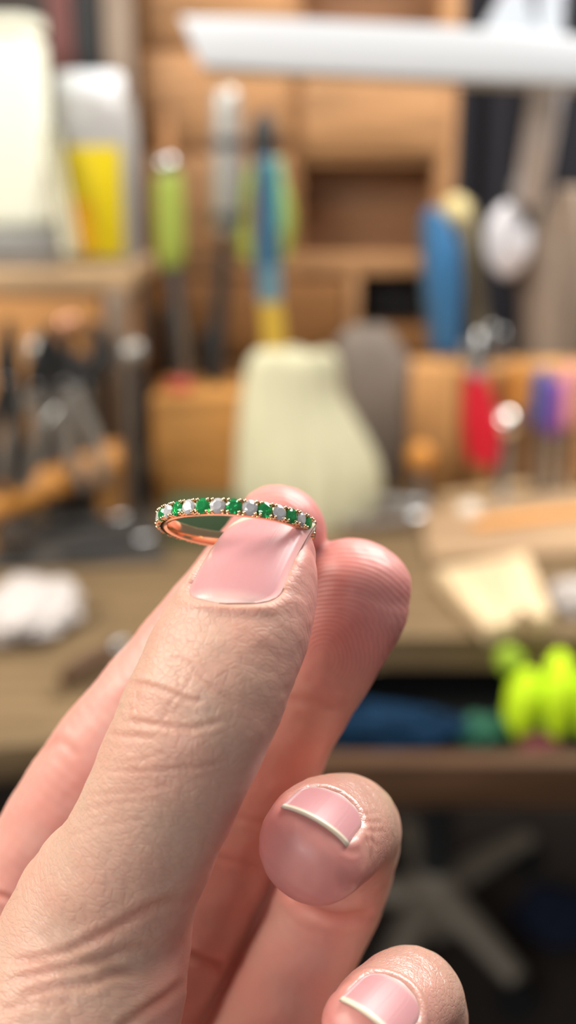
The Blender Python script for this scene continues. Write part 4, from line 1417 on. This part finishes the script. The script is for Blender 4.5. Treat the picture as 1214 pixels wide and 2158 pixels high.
def gem_mesh(name, mat):
    """Round brilliant along local z, girdle radius 0.93 mm."""
    bm = bmesh.new()
    R, rt, hc, hg, hp = 0.92 * MM, 0.52 * MM, 0.28 * MM, 0.02 * MM, 0.80 * MM
    ring_ = lambda r, z, n, o: [bm.verts.new((r * math.cos(2 * math.pi * (i + o) / n), r * math.sin(2 * math.pi * (i + o) / n), z)) for i in range(n)]
    tb = ring_(rt, hc, 8, 0)
    md = ring_(rt * 1.36, hc * 0.60, 8, 0.5)
    g1 = ring_(R, hg, 16, 0)
    g0 = ring_(R, -hg, 16, 0)
    pv = ring_(R * 0.42, -hp * 0.585, 8, 0)
    cu = bm.verts.new((0, 0, -hp))
    bm.faces.new(tb)
    for i in range(8):
        j = (i + 1) % 8
        bm.faces.new((tb[i], tb[j], md[i]))
        bm.faces.new((tb[j], md[i], g1[(2 * i + 2) % 16], md[j]))
        bm.faces.new((md[i], g1[2 * i], g1[2 * i + 1]))
        bm.faces.new((md[i], g1[2 * i + 1], g1[(2 * i + 2) % 16]))
        bm.faces.new((g0[2 * i], g0[2 * i + 1], pv[i]))
        bm.faces.new((g0[2 * i + 1], g0[(2 * i + 2) % 16], pv[j]))
        bm.faces.new((g0[2 * i + 1], pv[j], pv[i]))
        bm.faces.new((pv[i], pv[j], cu))
    for i in range(16):
        j = (i + 1) % 16
        bm.faces.new((g1[i], g1[j], g0[j], g0[i]))
    bmesh.ops.recalc_face_normals(bm, faces=bm.faces)
    me = bpy.data.meshes.new(name)
    bm.to_mesh(me)
    bm.free()
    me.materials.append(mat)
    return me

GM = (gem_mesh("green_gem", gem_green), gem_mesh("clear_gem", gem_clear))
# one prong: a tapered post with a bead on top, along local z
bm = bmesh.new()
add_lathe(bm, [(0.17 * MM, -0.75 * MM), (0.15 * MM, 0.05 * MM), (0.20 * MM, 0.16 * MM), (0.215 * MM, 0.26 * MM), (0.17 * MM, 0.36 * MM), (0.09 * MM, 0.42 * MM), (0, 0.44 * MM)], n=8)
for f in bm.faces:
    f.smooth = True
prong_me = bpy.data.meshes.new("prong")
bm.to_mesh(prong_me)
bm.free()
prong_me.materials.append(gold)
# the low metal bridge between two stones
bm = bmesh.new()
add_box(bm, (0, 0, -0.45 * MM), (0.18 * MM, 1.46 * MM, 0.6 * MM), 0.05 * MM)
seat_me = bpy.data.meshes.new("bridge")
bm.to_mesh(seat_me)
bm.free()
seat_me.materials.append(gold)

def outward(ang, r, z, roll_=0.0, lean=0.0):
    rad = Vector((math.cos(ang), math.sin(ang), 0))
    tan = Vector((-math.sin(ang), math.cos(ang), 0))
    ax = Vector((0, 0, 1))
    rad2 = (rad + ax * lean).normalized()
    ax2 = rad2.cross(tan)
    m_ = Matrix((tan, ax2 * 1.0, rad2)).transposed().to_4x4()
    m_ = m_ @ Matrix.Rotation(roll_, 4, 'Z')
    m_.translation = rad * r * MM + ax * z * MM
    return m_

for i in range(NST):
    ang = -math.pi / 2 + 2 * math.pi * (i + 0.02) / NST
    green = i % 2 == 0
    g = link("gem", GM[0 if green else 1], ring)
    g["label"] = "green round stone" if green else "clear round stone"
    g.matrix_local = outward(ang, 9.62, 0, random.uniform(0, 1))
    mid = ang + math.pi / NST
    s_ = link("bridge", seat_me, ring)
    s_.matrix_local = outward(mid, 9.45, 0)
    for sd in (-1, 1):
        for o in (-1, 1):
            p = link("prong", prong_me, ring)
            p.matrix_local = outward(mid + o * 0.30 / 9.6, 9.55, sd * 0.74, lean=-sd * 0.12)
